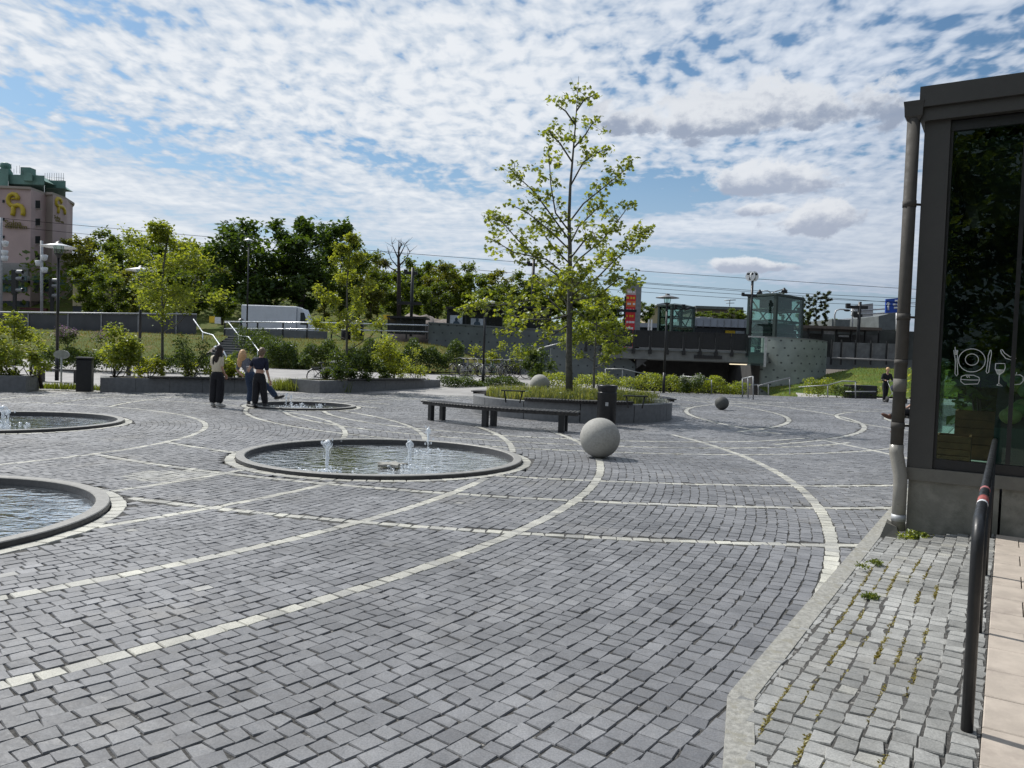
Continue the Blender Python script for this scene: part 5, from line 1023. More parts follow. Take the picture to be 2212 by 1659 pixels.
lamp(123, 524, 800, 30, 'tall park lamp in front of the pink tower', .05); lamp(301, 576, 800, 34, 'park lamp standing in the leaves of the young planter tree', .1); lamp(1434, 636, 830, 40, 'park lamp with camera arm in front of the small lift tower', -.05, .6, True)
lamp(533, 515, 720, 60, 'dark lamp against the broad oak', 2.3, .4); lamp(1043, 645, 825, 36, 'park lamp whose head is hidden in the left maple leaves', .1)
def bollard(x, y0, y1, Y, label, zb):
    b = at(x, y1, Y); b.z = zb; zt = at(x, y0, Y).z; root = empty('bollard_lamp', b, label, 'bollard lamp', 'bollard lamps'); m = MB(); m.tube([b, Vector((b.x, b.y, zt-.3))], .09, 10); m.build('post', M_['blackmetal'], root)
    m = MB(); m.lathe([(.075, -.31), (.085, -.12)], (b.x, b.y, zt), 10); m.build('lantern', M_['liftglass'], root); m = MB(); m.lathe([(.22, -.13), (.13, -.02), (.01, .03)], (b.x, b.y, zt), 12); m.build('cap', M_['blackmetal'], root)
bollard(278, 735, 800, 31, 'bollard lamp rising between the shrubs of the long planter', .1); bollard(520, 688, 730, 53.5, 'bollard lamp at the top of the stairs beside the railing', 2.2)
def mast(x0, y0, x1, y1, Y, bars, label):
    b = at(x1, y1, Y); t_ = at(x0, y0, Y); t_.x = b.x if abs(x0-x1) < 3 else t_.x; root = empty('mast', b, label, 'mast', 'dark masts with crossbars'); m = MB(); m.tube([b+Vector((0, 0, -1)), t_], .13, 8); m.build('pole', M_['blackmetal'], root)
    for y, w in bars: z = at(x0, y, Y).z; m = MB(); m.box((b.x-w*.1, Y, z), (w, .2, .24)); m.box((b.x-w*.55, Y, z+.1), (.3, .25, .35)); m.build('crossbar', M_['blackmetal'], root)
mast(890, 578, 888, 700, 62, ((590, 1.0), (655, 1.9)), 'dark mast with two crossbars above the dark shelter'); mast(1858, 652, 1852, 745, 60, ((664, 1.6), (682, .6)), 'dark mast with crossbar in front of the white billboard')
mast(1240-90, 560, 1240-92, 700, 66, ((572, .8),), 'dark mast hidden behind the maple branches')
# metro style round signs with T
ts = empty('round_sign', at(1622, 760, 54), 'round white T sign on a black mast left of the big lift tower', 'sign'); c = at(1626, 597, 54); m = MB(); m.tube([Vector((c.x, 54, 2.2)), Vector((c.x, 54, c.z-.3))], .09, 8); m.build('pole', M_['blackmetal'], ts)
m = MB(); z = at(1622, 638, 54).z; m.box((c.x-.15, 54, z), (.95, .14, .16)); m.box((c.x-.62, 54, z+.06), (.18, .16, .24)); m.build('crossbar', M_['blackmetal'], ts)
for dx, ry in ((-.16, -.75), (.10, .35)):
    M = Matrix.Translation((c.x+dx, 54, c.z)) @ Matrix.Rotation(ry, 4, 'Z') @ Matrix.Rotation(pi/2, 4, 'X'); m = MB(); m.loft([[M @ Vector((.35*cos(2*pi*j/28), .35*sin(2*pi*j/28), z)) for j in range(28)] for z in (-.04, .04)], cap=True); d = m.build('disc', M_['white'], ts)
    m = MB(); m.hexa([M @ Vector(q_) for q_ in ((-.23, .10, .042), (.23, .10, .042), (.23, .22, .042), (-.23, .22, .042), (-.23, .10, .06), (.23, .10, .06), (.23, .22, .06), (-.23, .22, .06))]); m.hexa([M @ Vector(q_) for q_ in ((-.07, -.24, .042), (.07, -.24, .042), (.07, .098, .042), (-.07, .098, .042), (-.07, -.24, .06), (.07, -.24, .06), (.07, .098, .06), (-.07, .098, .06))]); m.build('letter', M_['wire'], d)
# red sign tower
rt = empty('sign_tower', at(1365, 735, 60), 'tall red sign tower with grey edge right of the maple', 'sign'); a, b, e = at(1349, 720, 60), at(1371, 720, 60), at(1382, 720, 60); zt = at(1366, 610, 60).z; zb = 2.2; w = e.x-a.x
m = MB(); pr_ = [(a.x, 60, zb), (e.x, 60, zb), (e.x, 60, zt-.45)]+[(e.x-.38+.38*cos(t_), 60, zt-.45+.45*sin(t_)) for t_ in np.linspace(0, pi/2, 6)[1:]]+[(a.x+.3, 60, zt-.03), (a.x, 60, zt-.45)]
m.prism(pr_, (0, .5, 0)); m.build('casing', M_['greymetal'], rt)
for i, mt in enumerate(('mauve', 'red', 'orange', 'red', 'red', 'yellow', 'red', 'red', 'orange', 'red')):
    h = (zt-.5-zb-.3)/10; z = zt-.5-h*(i+.5); m = MB(); m.box((a.x+(b.x-a.x)*.5, 59.985, z), (b.x-a.x-.06, .03, h-.02)); f = m.build('panel', M_['red' if mt == 'yellow' else mt], rt)
    m = MB(); random.seed(i)
    for k in range(3): m.box((a.x+.12+random.random()*.1+k*.22, 59.965, z), (random.uniform(.1, .2), .014, h*.35))
    m.build('lettering', M_['yellow' if i % 3 == 1 else 'white'], f)
m = MB(); pbox(m, 1333, 668, 1375, 674, 59.4, .1); pbox(m, 1347, 640, 1351, 740, 59.45, .08); m.build('frame', M_['blackmetal'], rt)
ss = empty('slim_signs', at(1400, 725, 62), 'two slim white upright boards beside the red sign tower', 'sign'); m = MB(); pbox(m, 1400, 690, 1403, 716, 62, .06); pbox(m, 1406, 690, 1409, 716, 62, .06); m.build('board', M_['white'], ss); m = MB(); pbox(m, 1404, 716, 1405.5, 730, 62, .06); m.build('post', M_['galv'], ss)
# billboards and blue road sign
bb = empty('road_billboard', at(1865, 700, 88), 'pale grey road billboard seen from behind, right of the poplars', 'sign'); m = MB(); pw(m, [(1844, 660), (1886, 655), (1886, 683), (1845, 687)], 88, .25); m.build('board', pmat('billboard_grey', (.42, .42, .40), .7, .15, .8), bb)
m = MB(); m.tube([at(1838, 672, 88), at(1960, 664, 88)], .09, 5); m.tube([at(1838, 680, 88), at(1960, 674, 88)], .09, 5); m.tube([at(1841, 660, 88), at(1841, 720, 88)], .1, 5); m.build('gantry', M_['galv'], bb)
bs = empty('road_sign', at(1935, 700, 85), 'blue road direction sign partly behind the downpipe', 'sign'); m = MB(); pw(m, [(1914, 646), (1962, 642), (1962, 674), (1913, 676)], 85, .2); f = m.build('board', M_['blue'], bs)
m = MB(); q = lambda x, y: at(x, y, 84.96)
m.tube([q(1919, 670), q(1919, 655)], .10, 4); m.tube([q(1916, 658), q(1919, 653), q(1922, 658)], .09, 4)
for y, xs_ in ((650, ((1933, 1941), (1944, 1952))), (658, ((1929, 1935), (1937, 1948), (1950, 1956))), (665, ((1931, 1945), (1947, 1953)))):
    for x0, x1 in xs_: m.tube([q(x0, y), q(x1, y-.1)], .12, 4)
m.build('lettering', M_['white'], f); m = MB(); m.tube([at(1938, 676, 85.3), at(1938, 730, 85.3)], .15, 6); m.build('post', M_['galv'], bs)
dl = empty('double_lamp', at(1667, 700, 76), 'double armed street lamp above the big lift tower roof', 'street lamp'); m = MB(); m.tube([at(1666, 720, 76), at(1666, 640, 76)], .09, 6)
m.tube([at(1666, 642, 76), at(1664, 632, 76), at(1658, 628, 76), at(1645, 629, 76)], .06, 6); m.tube([at(1666, 642, 76), at(1669, 632, 76), at(1676, 629, 76), at(1692, 625, 76)], .06, 6); m.build('pole', M_['galv'], dl)
for x, y in ((1641, 632), (1694, 628)): m = MB(); m.lathe([(.34, -.2), (.2, .1), (.06, .3)], at(x, y, 76), 10, cap=True); m.build('lamp_head', M_['blackmetal'], dl)
cl = empty('curved_lamp', at(1803, 710, 90), 'thin curved street lamp left of the white billboard', 'street lamp'); m = MB(); m.tube([at(1803, 712, 90), at(1803, 680, 90), at(1806, 671, 90), at(1814, 668, 90), at(1828, 669, 90)], .09, 6); m.build('pole', M_['galv'], cl); m = MB(); m.ell(at(1830, 670.5, 90), (.4, .3, .14), 8, 6); m.build('lamp_head', M_['blackmetal'], cl)
ov = empty('oval_sign', gr(132, 838), 'oval grey sign on a thin post between the left planters', 'sign'); p = gr(132, 838); m = MB(); m.tube([p, p+Vector((0, 0, 1.05))], .03, 8); m.build('post', M_['galv'], ov)
m = MB(); m.loft([[p+Vector((.27*cos(2*pi*j/24), dy, 1.14+.15*sin(2*pi*j/24))) for j in range(24)] for dy in (-.02, .02)], cap=True); m.build('board', M_['galv'], ov)
lbn = empty('park_bench', at(125, 814, 30), 'low dark bench behind the oval sign', 'bench'); a, b = at(84, 813, 30), at(172, 816, 30); m = MB(); m.bbox(((a.x+b.x)/2, 30, .48), (b.x-a.x, .4, .06), .01); m.build('seat', M_['slat'], lbn)
for x in (a.x+.1, b.x-.1): m = MB(); m.box((x, 30, .22), (.08, .35, .46)); m.build('leg', M_['blackmetal'], lbn)
for k, (x, y0, y1) in enumerate(((66, 790, 835), (88, 776, 840))):
    p = gr(x+2, y1); m = MB(); m.tube([p, at(x, y0, p.y)+Vector((-.12*k, 0, 0))], [.06, .045], 7); o = m.build('stake', M_['bark'], loc=p); tag(o, ['short leaning wooden stake close to the leftmost planter', 'longer leaning wooden stake next to the leftmost planter'][k], 'stake', 'wooden stakes')
def traffic(x0, x1, y0, y1, Y, label):
    root = empty('traffic_light', at((x0+x1)/2, y1+30, Y), label, 'traffic light', 'traffic lights'); m = MB(); pbox(m, x0, y0, x1, y1, Y, .3); m.build('housing', M_['blackmetal'], root); m = MB(); pbox(m, x0+3, y1, x0+9, 700, Y+.05, .2); m.build('pole', M_['blackmetal'], root)
    for f in (.08, .36, .85): y = y0+(y1-y0)*f; m = MB(); q = at(x1, y, Y); m.tube([q+Vector((0, .1, 0)), q+Vector((.55, -.02, 0))], .16, 10, cap=False); m.build('visor', M_['greymetal'], root)
traffic(24, 35, 583, 634, 62, 'traffic light at the left edge, seen from the side'); traffic(105, 113, 602, 645, 64, 'traffic light just left of the tall park lamp')
def flood(x, y0, Y, heads, label):
    root = empty('floodlight_mast', at(x, 700, Y), label, 'mast', 'pale floodlight masts'); m = MB(); m.tube([at(x, 705, Y), at(x, y0, Y)], .11, 8); m.build('pole', M_['galv'], root)
    for dx, y in heads: m = MB(); q = at(x+dx, y, Y); m.lathe([(.1, -.25), (.2, -.2), (.26, .18), (.2, .2)], q, 10, cap=True); m.tube([q, at(x, y-2, Y)], .03, 5); m.build('floodlight', M_['white'], root)
flood(90, 520, 63, ((6, 556), (6, 583), (-7, 568)), 'pale mast with white floodlights in front of the pink tower'); flood(2, 470, 63, ((9, 526), (8, 546), (8, 558)), 'pale floodlight mast at the left edge of the photo')
for i, (y0, y1) in enumerate(((481, 633), (590, 642), (602, 650), (612, 658), (496, 668))):
    Y = 72+i*1.5; x0 = -200 if i in (0, 4) else 1150; yy0 = y0-(.0 if i not in (0, 4) else 28); q = [at(x0+(2300-x0)*t_, yy0+(y1+12-yy0)*t_, Y)+Vector((0, 0, -.5*sin(pi*t_))) for t_ in np.linspace(0, 1, 24)]; m = MB(); m.tube(q, .020, 4)
    o = m.build('overhead_wire', M_['wire'], loc=q[0]); tag(o, ['highest overhead wire crossing the whole sky', 'upper wire of the right side bundle', 'middle wire of the right side bundle', 'lower wire of the right side bundle', 'second long wire under the highest one'][i], 'wire', 'overhead wires')

# ------------------------------------------------------------ buildings far off
ht = empty('pink_tower', at(80, 690, 120), 'dusky pink tower block with green copper roof and yellow swan like logos', 'building')
fp = [(-160, 117), (65, 118), (97, 122), (112, 121.5), (142, 125.5), (155, 130)]; F2 = [Vector((at(x, 600, Y).x, Y, 0)) for x, Y in fp]; ZT = [at(0, 407, 118).z]*3+[at(112, 418, 121.5).z, at(142, 425, 125.5).z, at(155, 432, 130).z]; ZT = [ZT[0]]*6
wallm = ['mauve', 'mauve', 'beigew', 'mauve', 'mauve']
for i in range(5):
    a, b = F2[i], F2[i+1]; bk = Vector((-.5, .6, 0)); m = MB(); m.hexa([a+Vector((0, 0, 10.6)), b+Vector((0, 0, 10.6)), b+bk+Vector((0, 0, 10.6)), a+bk+Vector((0, 0, 10.6)), a+Vector((0, 0, ZT[i])), b+Vector((0, 0, ZT[i])), b+bk+Vector((0, 0, ZT[i])), a+bk+Vector((0, 0, ZT[i]))]); m.build('wall', M_[wallm[i]], ht)
m = MB(); m.prism([p+Vector((0, .1, 2)) for p in F2]+[Vector((F2[5].x*1.17-1, 150, 2)), Vector((F2[0].x*1.3, 150, 2))], (0, 0, 8.6)); m.build('base', M_['mauve'], ht)
m = MB(); m.prism([Vector((p.x-.6, p.y+.7, 2)) for p in F2]+[Vector((F2[5].x*1.17-1, 150, 2)), Vector((F2[0].x*1.3, 150, 2))], (0, 0, ZT[0]-2.05)); m.build('rear_wall', M_['mauve'], ht)
m = MB(); m.prism([p+Vector((0, -.25, ZT[0])) for p in F2[:5]]+[F2[5]+Vector((.3, 0, ZT[0])), Vector((F2[5].x*1.17-1, 150, ZT[0])), Vector((F2[0].x*1.3, 150, ZT[0]))], (0, 0, .35)); m.build('cornice', M_['beigew'], ht)
rz0 = ZT[0]+.35
m = MB(); pray(m, -160, 362, 18, 402, 120.5, 20); pray(m, 18.2, 378, 96, 398, 121, 20); pray(m, 96.3, 390, 142, 406, 126, 14); pray(m, 52, 373, 70, 390, 120.4, 6); m.prism([at(70, 374, 123), at(96, 391, 123), at(70, 391, 123)], (0, 8, 0)); m.build('roof', M_['copper'], ht)
m = MB(); p = at(12, 372, 122); m.lathe([(.95, -1.2), (1.0, 0), (.6, .6), (.8, .7), (.75, 1.3), (.3, 1.5)], p, 12, cap=True); m.build('roof_vent', M_['copper'], ht); m = MB(); p = at(61, 372, 122); m.box(p+Vector((0, 0, .0)), (1.5, 1.5, 1.2)); m.build('roof_vent', M_['copper'], ht)
m = MB()
for x in range(97, 140, 5): a = at(x, 391, 127); m.tube([a, a+Vector((0, 0, 1.3))], .035, 4)
m.tube([at(97, 382, 127), at(139, 385, 127)], .03, 4); m.tube([at(97, 387, 127), at(139, 390, 127)], .03, 4)
for x in (24, 30, 36, 42, 48): a = at(x, 375, 121); m.tube([a, a+Vector((0, 0, random.uniform(.7, 1.6)))], .03, 4)
m.build('roof_railing', M_['greymetal'], ht)
def facetpt(x, y, i):                       # photo position on wall facet i
    a, b = F2[i], F2[i+1]; d = ray(x, y); n = Vector((b.y-a.y, a.x-b.x, 0)); t_ = (a.x*n.x+a.y*n.y)/(d.x*n.x+d.y*n.y); return Vector((d.x*t_, d.y*t_, EYE+d.z*t_))-Vector((0, .12, 0))
def win(i, x0, y0, x1, y1, name='window', mat='darkglass', th=.12, sill=True):
    a, b, c, d = facetpt(x0, y1, i), facetpt(x1, y1, i), facetpt(x1, y0, i), facetpt(x0, y0, i); m = MB(); m.prism([a, b, c, d], (0, th+.1, 0)); w_ = m.build(name, M_[mat], ht)
    if sill: m = MB(); m.box((a+b)/2+Vector((0, -.08, -.12)), ((b-a).length+.3, .25, .16)); m.build('sill', M_['beigew'], w_)
for y0, y1 in ((433, 450), (472, 487), (510, 526), (549, 562)): win(1, 76, y0, 86, y1)
for y in (432, 471, 509): win(0, 6, y, 10, y+6, sill=False)
for x0, x1, i in ((2, 58, 0), (72, 84, 1), (98, 108, 2), (114, 140, 3)): win(i, x0, 596, x1, 630, 'shop_window', 'teal', sill=False)
for x0, x1, i in ((-100, 63, 0), (66, 96, 1), (113, 141, 3)): win(i, x0, 650, x1, 680, 'ground_window', 'darkglass', sill=False)
m = MB()
for i in range(5): a, b = F2[i]+Vector((0, -.5, 0)), F2[i+1]+Vector((0, -.5, 0)); m.hexa([a+Vector((0, 0, 9.9)), b+Vector((0, 0, 9.9)), b+Vector((0, .4, 9.9)), a+Vector((0, .4, 9.9)), a+Vector((0, 0, 10.6)), b+Vector((0, 0, 10.6)), b+Vector((0, .4, 10.6)), a+Vector((0, .4, 10.6))])
m.build('ledge', M_['blackst'], ht); m = MB()
for i in range(5): a, b = F2[i]+Vector((0, -.55, 0)), F2[i+1]+Vector((0, -.55, 0)); m.hexa([a+Vector((0, 0, 10.62)), b+Vector((0, 0, 10.62)), b+Vector((0, .05, 10.62)), a+Vector((0, .05, 10.62)), a+Vector((0, 0, 13.2)), b+Vector((0, 0, 13.2)), b+Vector((0, .05, 13.2)), a+Vector((0, .05, 13.2))])
m.build('balcony_glass', M_['railglass'], ht)
m = MB(); a, b = F2[0]+Vector((0, -1.3, 4.6)), F2[4]+Vector((0, -1.3, 4.6)); m.hexa([a, b, b+Vector((0, 1.2, 0)), a+Vector((0, 1.2, 0)), a+Vector((0, .5, 1.0)), b+Vector((0, .5, 1.0)), b+Vector((0, 1.2, 1.0)), a+Vector((0, 1.2, 1.0))]); m.build('awning', M_['teal'], ht)
m = MB(); pbox(m, 42, 665, 100, 690, 116, .5); m.build('red_front', pmat('dark_red_front', (.10, .02, .025), .6, .2, 1), ht)
zc = lambda X, Y_: (X*.11405, 344+Y_*.114)
lg = [[(338, 770), (345, 720), (310, 675), (250, 660), (190, 690), (160, 760), (175, 830), (215, 875), (280, 890), (350, 870), (410, 890), (445, 950), (452, 1020), (440, 1070)], [(262, 895), (265, 960), (262, 1020), (245, 1070)], [(225, 760), (265, 740), (300, 760)]]
m = MB()
for pl_, r in zip(lg, (.33, .33, .14)): m.tube([facetpt(*zc(*p), 0) for p in pl_], r, 8)
m.build('logo', M_['logoy'], ht); m = MB()
for pl_, r in zip([[(1150, 830), (1165, 800), (1140, 760), (1095, 745), (1065, 780), (1062, 840), (1085, 880), (1130, 895), (1180, 905), (1215, 950), (1230, 1000), (1222, 1040)], [(1110, 900), (1110, 960), (1100, 1020)]], (.30, .28)): m.tube([facetpt(*zc(*p), 3) for p in pl_], r, 8)
m.build('logo', M_['logoy'], ht)
for txt, X, Y_, i, sz in (('Solna', 265, 1215, 0, 1.15), ('centrum', 320, 1280, 0, .95), ('Solna', 1100, 1110, 3, .8), ('centrum', 1140, 1175, 3, .72)):
    p = facetpt(*zc(X, Y_), i); d = F2[i+1]-F2[i]; text_mesh(txt, sz, 'lettering', M_['olive'], ht, Matrix.Translation(p-Vector((0, .1, 0))) @ Matrix.Rotation(atan2(d.y, d.x), 4, 'Z') @ Matrix.Rotation(pi/2, 4, 'X'), .06)
lh = empty('low_house', at(185, 680, 112), 'low cream house with white flat roof right of the pink tower', 'house'); m = MB(); pbox(m, 157, 618, 232, 662, 112, 14); m.build('wall', M_['cream'], lh); m = MB(); pbox(m, 154, 600, 208, 605, 111.4, 15); m.build('roof', M_['white'], lh); m = MB(); pbox(m, 158, 606, 182, 617, 112.3, .3); m.build('window', M_['darkglass'], lh); m = MB(); pbox(m, 183, 606, 206, 617, 112.35, 10); m.build('upper_wall', M_['cream'], lh)
m = MB(); pbox(m, 157, 662.5, 232, 690, 112.2, 13); m.build('base', M_['darkglass'], lh)
stn = empty('station_hall', at(1500, 725, 76), 'long low hall with a grey zinc roof band behind the lifts', 'building')
m = MB(); pbox(m, 1499, 690, 1720, 708, 75, 18); pbox(m, 1372, 698, 1428, 707, 75.5, 18); m.build('roof', M_['roofgrey'], stn); m = MB(); pbox(m, 1372, 708.5, 1720, 740, 76, 16); m.build('wall', pmat('hall_glass', (.025, .03, .04), .25, .2, 1), stn)
m = MB(); pbox(m, 1512, 684, 1527, 690, 78, 2); pbox(m, 1533, 685, 1540, 690, 78, 2); m.build('roof_unit', M_['greymetal'], stn)
m = MB(); pbox(m, 1567, 714, 1588, 727, 75.8, .15); m.build('yellow_poster', M_['yellow'], stn); m = MB(); pbox(m, 1589, 715, 1608, 727, 75.8, .15); m.build('poster', M_['poster'], stn)
for k in range(14): x = 1504+k*15; m = MB(); pbox(m, x, 690.5, x+.8, 707.5, 74.93, .06); m.build('roof_seam', M_['greymetal'], stn)
fb_ = empty('far_block', at(1560, 690, 170), 'flat dark roofed block far behind the zinc roof', 'building'); m = MB(); pbox(m, 1505, 667, 1604, 690, 170, 20); m.build('wall', pmat('far_brick', (.16, .13, .12), .8, .1, .2), fb_); m = MB(); pbox(m, 1503, 662, 1606, 668, 169.5, 21); m.build('roof', M_['dconcrete'], fb_)
m = MB(); a = at(1576, 662, 172); m.tube([a, a+Vector((0, 0, 1.6))], .08, 4); m.tube([a+Vector((-1.2, 0, 1.3)), a+Vector((1.3, 0, 1.5))], .1, 4); m.tube([a+Vector((-.8, 0, .7)), a+Vector((1.0, 0, .8))], .08, 4); m.build('roof_antenna', M_['greymetal'], fb_)
at_ = empty('apartment_tower', at(1385, 700, 210), 'pale apartment tower with a dark top, far behind the red sign tower', 'building'); m = MB(); pbox(m, 1376, 658, 1389, 700, 210, 9); m.build('wall', M_['beigew'], at_); m = MB(); pbox(m, 1378, 651, 1388, 657.8, 210.5, 8); m.build('roof', M_['dconcrete'], at_)
for y in (662, 668, 674, 680): m = MB(); pbox(m, 1378, y, 1387, y+2, 209.9, .2); m.build('window_row', M_['darkglass'], at_)
gh = empty('gabled_house', at(1415, 700, 190), 'pale gabled roof between the red sign tower and the small lift', 'house'); m = MB(); pw(m, [(1397, 681), (1421, 660), (1440, 656), (1440, 700), (1397, 700)], 190, 12); m.build('wall', M_['cream'], gh); m = MB(); pw(m, [(1396, 680.5), (1421, 659.5), (1441, 655.5), (1441, 653), (1420, 656.5), (1394, 679)], 189.5, 13); m.build('roof', M_['roofgrey'], gh)
cn = empty('platform_canopy', at(1800, 740, 66), 'low platform canopy with dark posts right of the big lift tower', 'shelter'); m = MB(); pw(m, [(1733, 702), (1905, 708), (1905, 714), (1733, 708)], 64, 5); m.build('roof', pmat('canopy_brown', (.11, .09, .075), .7, .2, 1), cn)
for x in (1745, 1775, 1806, 1838, 1868, 1898): m = MB(); pbox(m, x, 708+.03*(x-1733), x+2.5, 760, 65, .2); m.build('post', M_['blackmetal'], cn)
for x0, x1 in ((1748, 1774), (1809, 1836), (1840, 1866), (1870, 1896)): m = MB(); pbox(m, x0, 720+.03*(x0-1733), x1, 752, 66.5, .2); m.build('wall_panel', pmat('canopy_wall', (.07, .07, .068), .7, .35, .8), cn)
m = MB(); pbox(m, 1728, 712, 1990, 790, 71, .3); m.build('back_wall', pmat('canopy_back', (.05, .055, .05), .8, .5, .5), cn)
m = MB(); pbox(m, 1780, 715, 1803, 722, 65.2, .1); pbox(m, 1812, 724, 1834, 728, 65.2, .1); m.build('sign_board', M_['galv'], cn)
fh = empty('far_offices', at(1860, 705, 130), 'low dark office roofs far off under the billboard', 'building'); m = MB(); pbox(m, 1797, 690, 1836, 708, 130, 12); pbox(m, 1868, 692, 1905, 712, 134, 12); m.build('wall', M_['dconcrete'], fh); m = MB(); pbox(m, 1866, 684, 1896, 691.5, 133.5, 13); m.build('roof', M_['roofgrey'], fh)
m = MB(); pw(m, [(1898, 683), (1960, 668), (1960, 712), (1898, 712)], 126, 12); o = m.build('gable_hall', M_['dconcrete'], loc=at(1930, 712, 126)); tag(o, 'dark gabled hall under the blue road sign', 'building')
m = MB(); pbox(m, 483, 712, 705, 735, 56.5, .3); o = m.build('kerb_wall', M_['dconcrete'], loc=at(600, 735, 56.5)); tag(o, 'dark low wall under the two bar railing, in front of the van', 'wall')
m = MB(); pbox(m, 1290, 727, 1616, 772, 60, .4); o = m.build('road_wall', M_['pave'], loc=at(1450, 770, 60)); tag(o, 'grey concrete road wall seen through the bridge railing', 'wall')
# bus shelters
def shelter(x0, x1, yt, yb, Y, label, posters, yb2=None):
    root = empty('bus_shelter', at((x0+x1)/2, yb, Y), label, 'shelter', 'dark shelters on the road above the square'); m = MB(); pbox(m, x0-3, yt, x1+3, yt+4, Y-.6, 2.6); m.build('roof', M_['blackmetal'], root)
    n = max(3, int((x1-x0)/34))
    for k in range(n+1): x = x0+(x1-x0)*k/n; m = MB(); pbox(m, x-1.2, yt+4.2, x+1.2, yb, Y-.4, .1); m.build('post', M_['blackmetal'], root)
    m = MB(); pbox(m, x0, yt+5, x1, yb, Y+1.4, .08); m.build('back_wall', pmat('shelter_glass', (.03, .035, .04), .2, .3, 1), root)
    for (a, b, c, d) in posters:
        m = MB(); pbox(m, a, b, c, d, Y-.2, .06); f = m.build('poster', M_['poster'], root)
        m = MB(); q = at((a+c)/2, d-3, Y-.23); w_ = at(c, d, Y).x-at(a, d, Y).x; m.ell(q+Vector((0, 0, .32)), (w_*.12, .012, .14), 10, 6); m.ell(q, (w_*.26, .012, .22), 10, 6); m.build('picture', pmat('poster_print', (.04, .07, .10), .5, .2, 3), f)
    return root
shelter(966, 1085, 664, 706, 58, 'long dark shelter with posters above the dimpled wall', [(972, 681, 999, 702), (1017, 688, 1044, 703)]); shelter(1102, 1190, 662, 712, 58.3, 'dark shelter half hidden by the left maple branches', [])
shelter(838, 918, 683, 722, 57, 'dark shelter below the rock outcrop, right of the feathery tree', [])
m = MB(); pbox(m, 827, 680, 842, 690, 56.8, .1); o = m.build('yellow_sign', M_['yellow'], loc=at(834, 690, 56.8)); tag(o, 'small yellow sign board at the end of the shelter under the rock', 'sign')
m = MB(); pbox(m, 452, 683, 463, 697, 57, .1); o = m.build('yellow_sign', M_['yellow'], loc=at(457, 697, 57)); tag(o, 'small yellow sign at the top of the stairs', 'sign')
m = MB(); pbox(m, 464, 685, 476, 699, 57, .1); o = m.build('notice_board', M_['white'], loc=at(470, 699, 57)); tag(o, 'small white notice board beside the yellow sign at the stairs', 'sign')
# round dark bins beside the van
for k, x in enumerate((759-5, 783-5)):
    p = at(x*.0+ (748 if k == 0 else 776), 700, 66); m = MB(); m.lathe([(.42, -1), (.42, 1.9), (.3, 2.05)], (p.x, p.y, 2.2), 12, cap=True)
    o = m.build('advert_column', M_['blackmetal'], loc=(p.x, p.y, 2.2)); tag(o, ['left dark column between the van and the feathery tree', 'right dark column behind the feathery tree'][k], 'column', 'dark columns on the road')
# hill and distant wood
hx = np.arange(-190, 60, 6.0); hy = np.arange(88, 190, 6.0)
terrain('hill', hx, hy, lambda x, y: 2.3+(11*smooth(92, 150, y))*smooth(45, -25, x) + .6*sin(x*.2)*sin(y*.17), M_['lawn'])
n = 17000; X = rng.uniform(-150, 30, n); Yv = rng.uniform(112, 150, n); base = 2.3+11*np.clip((Yv-92)/58, 0, 1)*np.clip((45-X)/70, 0, 1); hh = (5.2+1.6*np.sin(X*.33)+1.3*np.sin(X*.87+Yv*.4)+.8*np.sin(X*1.9))*np.clip((34-X)/30, .25, 1)
V, F = leaves(np.stack([X, Yv, base+hh*rng.random(n)**.5], 1), .95, 'leaf', .35); tag(fast('distant_wood', V, F, M_['forest']), 'wood covering the hill behind the road', 'wood', kind='stuff')
# ------------------------------------------------------------ van
def van():
    Y = 63.5; root = empty('delivery_van', at(595, 730, Y), 'white box van parked on the road above the lawn', 'van'); z0 = TZ; a, b, c, d = at(521, 690, Y).x, at(640, 690, Y).x, at(645, 690, Y).x, at(676, 690, Y).x; zt = at(560, 659, Y).z
    m = MB(); m.bbox(((a+b)/2, Y+1.05, (zt+z0+.75)/2), (b-a, 2.1, zt-z0-.75), .06); m.build('box_body', M_['vanw'], root)
    m = MB(); zc_ = at(646, 664, Y).z; m.prism([(b+.03, Y+.1, z0+.45), (d, Y+.1, z0+.45), (d+.02, Y+.1, z0+1.05), (d-.35, Y+.1, z0+1.25), (c+.25, Y+.1, zc_-.1), (b+.03, Y+.1, zc_)], (0, 1.9, 0)); m.build('cab', M_['vanw'], root)
    m = MB(); m.prism([(c+.12, Y+.07, z0+1.3), (d-.45, Y+.07, z0+1.28), (c+.42, Y+.07, zc_-.42), (c+.12, Y+.07, zc_-.42)], (0, .04, 0)); m.build('side_window', M_['darkglass'], root)
    m = MB(); m.box(((a+d)/2, Y+1.0, z0+.5), (d-a-.6, 1.7, .22)); m.build('chassis', M_['blackmetal'], root)
    for x in (a+1.0, d-.8):
        for yy in (.05, 1.75):
            m = MB(); q = Vector((x, Y+yy, z0+.36)); m.tube([q, q+Vector((0, .24, 0))], .36, 20); w_ = m.build('wheel', M_['tyre'], root); m = MB(); m.tube([q+Vector((0, -.01, 0)), q+Vector((0, .02, 0))], .2, 14); m.build('rim', M_['galv'], w_)
    m = MB(); m.box((d-.05, Y+.35, z0+.85), (.12, .3, .18)); m.build('headlight', M_['galv'], root)
van()
